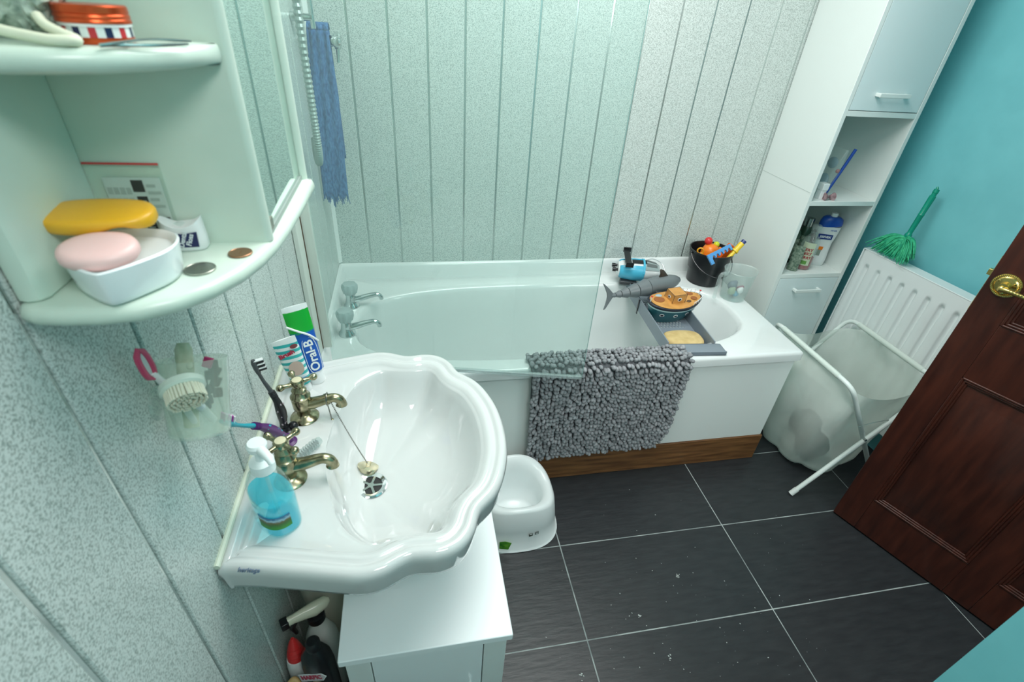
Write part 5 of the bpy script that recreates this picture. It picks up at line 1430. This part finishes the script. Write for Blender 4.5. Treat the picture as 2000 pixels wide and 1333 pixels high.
q = MB(); q.tube([(0.153, -1.1955, 1.2896), (0.153, -1.1955, 1.86)], 0.0058, 14); q.bx(0.001, 0.153, -1.1975, -1.1905, 1.2896, 1.86); q.build('end_frame', SHELFM, mc)
q = MB(); q.bx(0.1506, 0.1530, -1.387, -1.201, 1.2897, 1.2945); q.build('mirror_track', mat('grey_track', (0.25, 0.3, 0.28), 0.4), mc)
q = MB(); q.bx(0.1506, 0.1535, -1.3875, -1.372, 1.293, 1.305); q.build('mirror_clip', mat('dull_steel', (0.25, 0.26, 0.22), 0.4, metal=0.7), mc, bevel=0.001)
q = MB(); q.bx(0.001, 0.16, -1.53, -1.19, 1.86, 1.876); q.build('top_board', SHELFM, mc)

SH = 1.2897
dsh = [(0.035, -1.497), (0.052, -1.514), (0.068, -1.5245), (0.0755, -1.5235), (0.088, -1.510), (0.101, -1.490), (0.1045, -1.472), (0.100, -1.455), (0.088, -1.444), (0.070, -1.440), (0.045, -1.445), (0.032, -1.458), (0.030, -1.478)]
dso = [(p_.x, p_.y) for p_ in spline([Vector((x, y, 0)) for x, y in dsh], 4, True)]


def shrink(pts, d):
    n_ = len(pts); out = []; cx = sum(p_[0] for p_ in pts) / n_; cy = sum(p_[1] for p_ in pts) / n_
    for x, y in pts:
        l = math.hypot(x - cx, y - cy); out.append((x - (x - cx) / l * d, y - (y - cy) / l * d))
    return out


q = MB(); q.loft([[(x, y, z) for x, y in shrink(dso, d)] for d, z in ((0.008, SH + 0.0003), (0.0045, SH + 0.002), (0.003, SH + 0.006), (0.0005, SH + 0.025), (0.0, SH + 0.0285), (0.0015, SH + 0.0298), (0.004, SH + 0.028), (0.006, SH + 0.024), (0.02, SH + 0.022))])
tag(q.build('soap_dish', noisy(mat('white_glazed_dish', (0.8, 0.84, 0.85), 0.15), (0.78, 0.83, 0.84), (0.80, 0.85, 0.86), 20), angle=50), 'white pear shaped ceramic dish holding two soap bars on the lower shelf', 'soap dish')
PNK = mat('pink_soap', (0.83, 0.55, 0.53), 0.4); PNK.node_tree.nodes['Principled BSDF'].inputs['Subsurface Weight'].default_value = 0.15
PNK.node_tree.nodes['Principled BSDF'].inputs['Subsurface Radius'].default_value = (0.01, 0.005, 0.004)
q = MB(Tr(0.0625, -1.497, SH + 0.0348) @ Rz(8) @ Rx(10)); q.loft([[(x, y, z) for x, y in sell(0, 0, 0.0255 - i, 0.0205 - i, 2.1, [2 * PI * k / 44 for k in range(44)])] for i, z in ((0.008, -0.0062), (0.002, -0.0056), (0.0, -0.003), (0.0, 0.001), (0.0012, 0.004), (0.005, 0.0056), (0.012, 0.0062))])
tag(q.build('soap_bar', PNK, angle=60), 'pale pink oval soap bar at the front of the dish', 'soap')
YLW = mat('yellow_soap', (0.80, 0.42, 0.02), 0.35); YLW.node_tree.nodes['Principled BSDF'].inputs['Subsurface Weight'].default_value = 0.1
YLW.node_tree.nodes['Principled BSDF'].inputs['Subsurface Radius'].default_value = (0.01, 0.006, 0.002)
q = MB(Tr(0.0500, -1.4585, SH + 0.0465) @ Rz(2) @ Rx(8)); rings = []
for i, z in ((0.006, -0.0058), (0.001, -0.0052), (0.0, -0.003), (0.0, 0.0025), (0.001, 0.0048), (0.005, 0.0058), (0.02, 0.0062)):
    rings.append([(x, y, z + (0.0055 * math.exp(-((x - 0.019) / 0.012) ** 2) if z < 0 else 0)) for x, y in sell(0, 0, 0.0395 - i, 0.0215 - i, 2.5, [2 * PI * k / 56 for k in range(56)])])
q.loft(rings); tag(q.build('soap_bar', YLW, angle=60), 'amber yellow soap bar resting behind and above the pink one', 'soap')
# dental floss
FMx = Tr(0.0875, -1.4140, SH) @ Rz(6)
fl_ = thing('dental_floss', 'white dental floss pack with navy label beside the soap dish', 'dental floss', (0.0845, -1.4135, SH))
q = MB(FMx); rings = []
for i, z in ((0.002, 0.0002), (0.0, 0.003), (0.0, 0.012), (0.001, 0.022)):
    rings.append([(x, y, z + (0.009 * max(0, (abs(x) / 0.0175)) ** 2 if z > 0.02 else 0)) for x, y in sell(0, 0, 0.0175 - i, 0.0095 - i, 3.5, [2 * PI * k / 40 for k in range(40)])])
rings.append([(x, y, 0.0222 + 0.009 * (abs(x) / 0.0175) ** 2) for x, y in sell(0, 0, 0.0145, 0.0065, 3.5, [2 * PI * k / 40 for k in range(40)])])
q.loft(rings); q.build('floss_case', WHT, fl_, angle=50)
q = MB(FMx); q.ell((0, 0, 0.018), (0.012, 0.0062, 0.007), 20, 8); q.build('floss_spool', FROST, fl_)
q = MB(FMx @ Tr(0.0, -0.0094, 0.0122) @ Rx(90)); q.prism([(-0.0125, -0.0075), (0.0115, -0.0075), (0.0125, 0.0065), (0.006, 0.0055), (0.0, 0.0050), (-0.006, 0.0060), (-0.0125, 0.0085)], 0, 0.0006); nv = q.build('label', mat('navy_print', (0.006, 0.010, 0.08), 0.4), fl_)
WTX = mat('white_print', (0.8, 0.83, 0.85), 0.5)
text('Dental', 0.0058, FMx @ Tr(0.0005, -0.0101, 0.0125) @ Rx(90) @ Rz(68), WTX, nv, bold=0.0001, ext=0.0002)
text('Floss', 0.0058, FMx @ Tr(0.0058, -0.0101, 0.0117) @ Rx(90) @ Rz(68), WTX, nv, bold=0.0001, ext=0.0002)
text('wisdom', 0.0042, FMx @ Tr(-0.0058, -0.0101, 0.0125) @ Rx(90) @ Rz(68), WTX, nv, bold=0.0002, ext=0.0002)


def coin(x, y, r, mm, txt, label):
    q = MB(Tr(x, y, SH)); q.lathe([(0, 0.0002), (r - 0.0003, 0.0002), (r, 0.0006), (r, 0.0014), (r - 0.0004, 0.0018), (r - 0.001, 0.0018), (r - 0.0013, 0.0015), (0, 0.0015)], 40)
    o_ = tag(q.build('coin', mm), label, 'coin')
    text(txt, r * 0.95, Tr(x, y, SH + 0.0015) @ Rz(0), mm, o_, ext=0.0003, name='relief')


coin(0.1105, -1.4600, 0.0122, mat('silver_coin_metal', (0.36, 0.37, 0.32), 0.3, metal=1), '10', 'silver coin on the lower shelf between the dish and the copper coin')
coin(0.1345, -1.4285, 0.0102, mat('copper_coin_metal', (0.42, 0.22, 0.13), 0.35, metal=1), '1', 'copper coin on the lower shelf near the mirror edge')
# resealable bag with leaflet against the divider
BGM = Tr(0.052, -1.4036, SH + 0.001)
rb_ = thing('resealable_bag', 'small clear resealable bag with red seal and printed card, against the shelf divider', 'bag', (0.052, -1.4036, SH))
q = MB(BGM); q.bx(-0.028, 0.028, -0.0012, 0.0010, 0.0, 0.072); q.build('bag_sheet', clear('bag_film', (0.96, 0.98, 0.96), 0.1, 0.07), rb_)
q = MB(BGM); q.bx(-0.029, 0.028, -0.0016, -0.0010, 0.0705, 0.0722); q.build('red_seal', mat('red_seal', (0.55, 0.05, 0.05), 0.4), rb_)
CRD = mat('printed_card', (0.47, 0.57, 0.51), 0.6); PRT = mat('dark_print', (0.03, 0.035, 0.03), 0.6); GPR = mat('grey_green_text', (0.33, 0.41, 0.36), 0.6)
q = MB(BGM); q.bx(-0.018, 0.026, -0.0022, -0.0014, 0.004, 0.060); cd_ = q.build('card', CRD, rb_)
q = MB(BGM); q.bx(0.003, 0.012, -0.0026, -0.0021, 0.048, 0.058); q.bx(0.004, 0.012, -0.0026, -0.0021, 0.012, 0.044); q.build('card_block', PRT, cd_)
q = MB(BGM)
for k in range(9): q.bx(0.0055, 0.0105, -0.0030, -0.0025, 0.0155 + k * 0.003, 0.0165 + k * 0.003)
for k in range(4): q.bx(0.014, 0.024 - 0.003 * (k % 2), -0.0026, -0.0021, 0.034 + k * 0.006, 0.0365 + k * 0.006)
for j in range(4):
    for k in range(5): q.bx(-0.0165 + j * 0.0048, -0.0130 + j * 0.0048, -0.0026, -0.0021, 0.010 + k * 0.009, 0.0155 + k * 0.009)
q.build('card_print', GPR, cd_)
q = MB(BGM)
for k in range(8): q.bx(0.0145, 0.0245, -0.0028, -0.0021, 0.008 + k * 0.0022, 0.0092 + k * 0.0022 + 0.0006 * (k % 3))
q.build('barcode', PRT, cd_)

# upper shelf
SU = 1.4547
TNX, TNY = 0.0905, -1.452
tin = thing('small_tin', 'small round tin with orange red lid and chequered band on the upper shelf', 'tin', (TNX, TNY, SU))
ORR = mat('orange_red_metal', (0.62, 0.09, 0.025), 0.28, metal=0.75)
TB = bpy.data.materials.new('chequered_band'); TB.use_nodes = True
bs = TB.node_tree.nodes['Principled BSDF']; bs.inputs['Roughness'].default_value = 0.3
tc = coords(TB); sxy = N(TB, 'ShaderNodeSeparateXYZ'); L(TB, tc, sxy.inputs[0])
at2 = N(TB, 'ShaderNodeMath', operation='ARCTAN2'); L(TB, sxy.outputs['Y'], at2.inputs[0]); L(TB, sxy.outputs['X'], at2.inputs[1])
ml = N(TB, 'ShaderNodeMath', operation='MULTIPLY_ADD'); ml.inputs[1].default_value = 7 / (2 * PI); ml.inputs[2].default_value = 10.06; L(TB, at2.outputs[0], ml.inputs[0])
frc = N(TB, 'ShaderNodeMath', operation='FRACT'); L(TB, ml.outputs[0], frc.inputs[0])
rp = N(TB, 'ShaderNodeValToRGB'); rp.color_ramp.interpolation = 'CONSTANT'
rp.color_ramp.elements[0].color = (0.01, 0.018, 0.07, 1); rp.color_ramp.elements[1].position = 0.24; rp.color_ramp.elements[1].color = (0.72, 0.77, 0.76, 1)
for ps, cc in ((0.5, (0.5, 0.03, 0.04, 1)), (0.74, (0.72, 0.77, 0.76, 1))):
    e = rp.color_ramp.elements.new(ps); e.color = cc
L(TB, frc.outputs[0], rp.inputs[0]); L(TB, rp.outputs[0], bs.inputs['Base Color'])
q = MB(Tr(TNX, TNY, SU) @ Matrix.Diagonal((0.83, 0.83, 0.78, 1))); q.lathe([(0, 0), (0.0235, 0), (0.024, 0.001), (0.024, 0.005), (0, 0.005)], 44); q.build('tin_base', ORR, tin)
q = MB(Tr(TNX, TNY, SU) @ Matrix.Diagonal((0.83, 0.83, 0.78, 1))); q.lathe([(0, 0.005), (0.0238, 0.005), (0.0238, 0.0125), (0, 0.0125)], 44); q.build('checked_band', TB, tin)
q = MB(Tr(TNX, TNY, SU) @ Matrix.Diagonal((0.83, 0.83, 0.78, 1))); q.lathe([(0, 0.0125), (0.0246, 0.0125), (0.0246, 0.0148), (0, 0.0148)], 44); q.build('white_rim', WHT, tin)
q = MB(Tr(TNX, TNY, SU) @ Matrix.Diagonal((0.83, 0.83, 0.78, 1))); q.lathe([(0, 0.0148), (0.0252, 0.0148), (0.0250, 0.0170), (0.0245, 0.0178), (0.0251, 0.0188), (0.0249, 0.0206), (0.0243, 0.0213), (0.0249, 0.0222), (0.0246, 0.0265), (0.0235, 0.0276), (0, 0.0278)], 44); q.build('tin_lid', ORR, tin)
q = MB()
for s_ in (0, 1):
    e_ = ((0.1405, -1.4350, SU + 0.0022), (0.1415, -1.4450, SU + 0.0012))[s_]
    m__ = ((0.1225, -1.4560, SU + 0.0035), (0.1270, -1.4640, SU + 0.001))[s_]
    q.tube(spline([(0.1045, -1.4860, SU + 0.0013), (0.112, -1.4760, SU + (0.0024 if s_ == 0 else 0.0012)), m__, e_], 6), [0.0012, 0.0012] + [0.0011] * 14 + [0.0009, 0.0008, 0.0006], 8)
tag(q.build('tweezers', STEEL), 'slim steel tweezers lying in front of the small tin', 'tweezers')
pf = thing('bath_puff', 'grey green mesh bath puff with cream cord loop, on the upper shelf', 'bath puff', (0.052, -1.455, SU))
PUF = noisy(mat('grey_green_mesh', (0.3, 0.38, 0.32), 0.8), (0.16, 0.22, 0.18), (0.48, 0.56, 0.48), 160, 4, bump=0.4)
q = MB(); rn = random.Random(2)
for k in range(46):
    a, b_ = rn.uniform(0, 2 * PI), math.acos(rn.uniform(-0.75, 1)); dv = Vector((math.sin(b_) * math.cos(a), math.sin(b_) * math.sin(a), math.cos(b_)))
    c = Vector((0.0535, -1.452, SU + 0.024)) + Vector((dv.x * 0.018, dv.y * 0.021, dv.z * 0.020))
    u = dv.orthogonal().normalized(); v_ = dv.cross(u); ph = rn.uniform(0, 6)
    pts = [c + u * (0.0085 * math.cos(t)) + v_ * (0.0085 * math.sin(t)) + dv * (0.0028 * math.sin(3 * t + ph)) for t in [2 * PI * j / 16 for j in range(16)]]
    pts = [Vector((max(0.0265, p_.x), p_.y, max(SU + 0.003, p_.z))) for p_ in pts]
    q.tube(pts, 0.0026, 6, closed=True)
q.ell((0.0535, -1.452, SU + 0.022), (0.020, 0.024, 0.0215), 16, 10)
q.build('mesh_ball', PUF, pf)
q = MB(); q.tube(spline([(0.034, -1.484, SU + 0.007), (0.048, -1.4855, SU + 0.0075), (0.064, -1.488, SU + 0.0052), (0.080, -1.4910, SU + 0.0034), (0.091, -1.4895, SU + 0.0034), (0.0925, -1.4850, SU + 0.0036), (0.084, -1.481, SU + 0.0060), (0.074, -1.4765, SU + 0.010), (0.068, -1.470, SU + 0.014)], 6), 0.0031, 10)
q.tube(spline([(0.034, -1.484, SU + 0.007), (0.030, -1.488, SU + 0.004), (0.040, -1.492, SU + 0.0035)], 5), 0.0031, 10)
q.build('cord_loop', mat('cream_cord', (0.72, 0.74, 0.58), 0.7), pf)

# ------------------------------------------------------------------ wall cup with brushes
CX, CY, CZ = 0.0400, -1.394, 1.055
CMx = Tr(0.0410, -1.4200, 1.066) @ Rx(-27)
cup = thing('wall_cup', 'frosted plastic tumbler stuck to the clad wall, holding brushes', 'cup', (CX, CY, CZ))
q = MB(CMx); q.lathe([(0, 0), (0.028, 0), (0.0305, 0.002), (0.0345, 0.084), (0.0352, 0.086), (0.0342, 0.0868), (0.0328, 0.084), (0.029, 0.004), (0, 0.0035)], 40); q.build('tumbler', clear('scuffed_tumbler', (0.96, 0.985, 0.97), 0.12, 0.22, (0.74, 0.82, 0.72)), cup)
q = MB(Tr(0.0006, -1.402, 1.10) @ Ry(90)); q.lathe([(0, 0), (0.02, 0), (0.018, 0.003), (0.006, 0.0045), (0, 0.0045)], 24); q.build('suction_pad', FROST, cup)
rz_ = thing('razor', 'pale razor with pink frame head, sticking out of the wall cup on the left', 'razor', (0.035, -1.41, CZ + 0.01))
RA, RB = CMx @ Vector((-0.006, 0.004, 0.012)), Vector((0.030, -1.440, CZ + 0.115))
q = MB(); q.tube(spline([RA, RA.lerp(RB, 0.5) + Vector((0, 0.004, 0)), RB], 6), [0.0035, 0.0036, 0.0036, 0.0037, 0.0038, 0.004, 0.0042, 0.004, 0.004, 0.0038, 0.0036, 0.0034, 0.003], 10); q.build('razor_handle', WTUB, rz_)
QM = frame(RB + Vector((0, -0.004, 0.008)), (0.10, -0.28, 0.95), (0.9, -0.4, -0.1))
q = MB(QM); q.tube([(x, y, 0) for x, y in sell(0.006, 0, 0.022, 0.0050, 2.4, [2 * PI * k / 28 for k in range(28)])], 0.0030, 8, closed=True); q.build('razor_head', mat('pink_rubber', (0.55, 0.06, 0.14), 0.4), rz_)
q = MB(QM); q.bx(-0.014, 0.024, -0.0045, 0.0045, -0.002, 0.001); q.build('blade', mat('pale_blade', (0.5, 0.56, 0.55), 0.3), rz_)
sb = thing('scrub_brush', 'round headed cream scrub brush resting head up in the wall cup', 'brush', (0.06, -1.43, CZ + 0.1))
HB, HT = CMx @ Vector((0.012, 0.006, 0.014)), Vector((0.0560, -1.4440, CZ + 0.090))
q = MB(); q.tube([HB, HB.lerp(HT, 0.5), HT], [0.0042, 0.0046, 0.0056], 12); q.build('brush_handle', WTUB, sb)
hx_ = (HT - HB).normalized(); hn = Vector((0.35, -0.62, -0.55)); hn = (hn - hx_ * hn.dot(hx_)).normalized()
HX = Matrix.Identity(4); yb = hn.cross(hx_)
for i in range(3): HX[i][0] = hx_[i]; HX[i][1] = yb[i]; HX[i][2] = hn[i]
HX.translation = HT + hx_ * 0.012
q = MB(HX); q.lathe([(0, -0.006), (0.018, -0.006), (0.0205, -0.004), (0.0205, 0.002), (0.018, 0.004), (0, 0.004)], 34); q.build('brush_head', mat('pale_mint_plastic', (0.58, 0.68, 0.60), 0.35), sb)
q = MB(HX); rn = random.Random(9)
for r in (0.003, 0.008, 0.0125, 0.0165):
    n_ = int(r * 2 * PI / 0.0030)
    for k in range(n_):
        a = 2 * PI * k / n_; b0 = Vector((r * math.cos(a), r * math.sin(a), 0.0035)); q.tube([b0, b0 + Vector((0.0008 * rn.uniform(-1, 1), 0.0008 * rn.uniform(-1, 1), 0.014))], 0.0014, 5)
q.build('bristle_tufts', mat('cream_bristle', (0.66, 0.68, 0.55), 0.7), sb)
q = MB(CMx @ Tr(-0.010, 0.004, 0.052)); q.loft([[(x, y, z) for x, y in sell(0, 0, a, b_, 2.5, [2 * PI * k / 24 for k in range(24)])] for a, b_, z in ((0.008, 0.004, -0.045), (0.009, 0.005, 0.0), (0.009, 0.0045, 0.045), (0.006, 0.003, 0.052))])
q.ell((0.006, -0.004, 0.026), (0.004, 0.002, 0.004), 10, 6)
tag(q.build('nail_file', noisy(mat('cream_handle', (0.6, 0.6, 0.45), 0.5), (0.35, 0.42, 0.25), (0.68, 0.68, 0.55), 50)), 'cream paddle handle standing at the wall side of the cup', 'nail file')
cl_ = MB(CMx @ Tr(0.006, 0.018, 0.060)); rn = random.Random(4)
for k in range(9): cl_.box((rn.uniform(-0.006, 0.010), rn.uniform(-0.006, 0.004), -0.03 + k * 0.0058), (0.010, 0.0075, 0.011), Matrix.Rotation(rn.uniform(-0.7, 0.7), 4, 'Y') if k % 2 else Matrix.Rotation(rn.uniform(-0.7, 0.7), 4, 'Z'))
tag(cl_.build('hair_clip', mat('black_claw_clip', (0.014, 0.008, 0.012), 0.25), bevel=0.0015), 'black claw hair clip at the right side inside the wall cup', 'hair clip')
pk = MB(CMx @ Tr(0.012, 0.008, 0.080) @ Ry(20)); pk.box((0, 0, 0), (0.010, 0.005, 0.012))
tag(pk.build('pink_clip', mat('deep_pink', (0.38, 0.02, 0.12), 0.4), bevel=0.001), 'tiny deep pink clip caught beside the black hair clip in the cup', 'hair clip')

# ------------------------------------------------------------------ lint and crumbs on the tiles
q = MB(); rn = random.Random(21)
for k in range(150):
    if k % 3 == 0: x, y = rn.uniform(0.5, 1.75), rn.uniform(-1.66, -0.75)
    else:
        cx, cy = rn.choice(((0.95, -1.28), (1.15, -1.42), (1.3, -1.3), (0.75, -1.4), (1.0, -1.1), (1.5, -1.1))); x, y = rn.gauss(cx, 0.11), rn.gauss(cy, 0.11)
    if not (0.46 < x < 1.6 and -1.66 < y < -0.70) or (x < 0.75 and y > -0.97): continue
    r = rn.choice((0.0004, 0.0005, 0.0007, 0.0011))
    q.ell((0, 0, 0), (r * rn.uniform(1, 2), r, r * 0.6), 6, 4, M=Tr(x, y, 0.0012 + r * 0.5) @ Rz(rn.uniform(0, 180)))
for cx, cy in ((1.07, -1.105), (0.68, -1.335), (0.94, -1.33), (0.90, -1.205)):
    for k in range(9): q.ell((0, 0, 0), (0.0022, 0.001, 0.0009), 6, 4, M=Tr(cx + rn.gauss(0, 0.0035), cy + rn.gauss(0, 0.0035), 0.002) @ Rz(rn.uniform(0, 180)))
tag(q.build('floor_crumbs', mat('pale_lint', (0.62, 0.66, 0.64), 0.9), smooth=False), 'scattered white lint and crumbs on the dark floor tiles', 'crumbs', kind='stuff')

# ceiling lamp that gives the room its light
cl2 = thing('ceiling_lamp', 'round opal ceiling lamp in the middle of the bathroom', 'lamp', (0.78, -0.86, CH - 0.06))
q = MB(Tr(0.78, -0.86, CH)); q.lathe([(0, 0), (0.2, 0), (0.2, -0.03), (0, -0.03)], 40); q.build('lamp_base', WHITE, cl2)
q = MB(Tr(0.78, -0.86, CH - 0.03)); q.lathe([(0, 0), (0.19, 0), (0.17, -0.025), (0.1, -0.042), (0, -0.048)], 40); q.build('lamp_shade', mat('opal_glass_lit', (0.9, 1.0, 0.96), 0.4, emit=6.0), cl2)
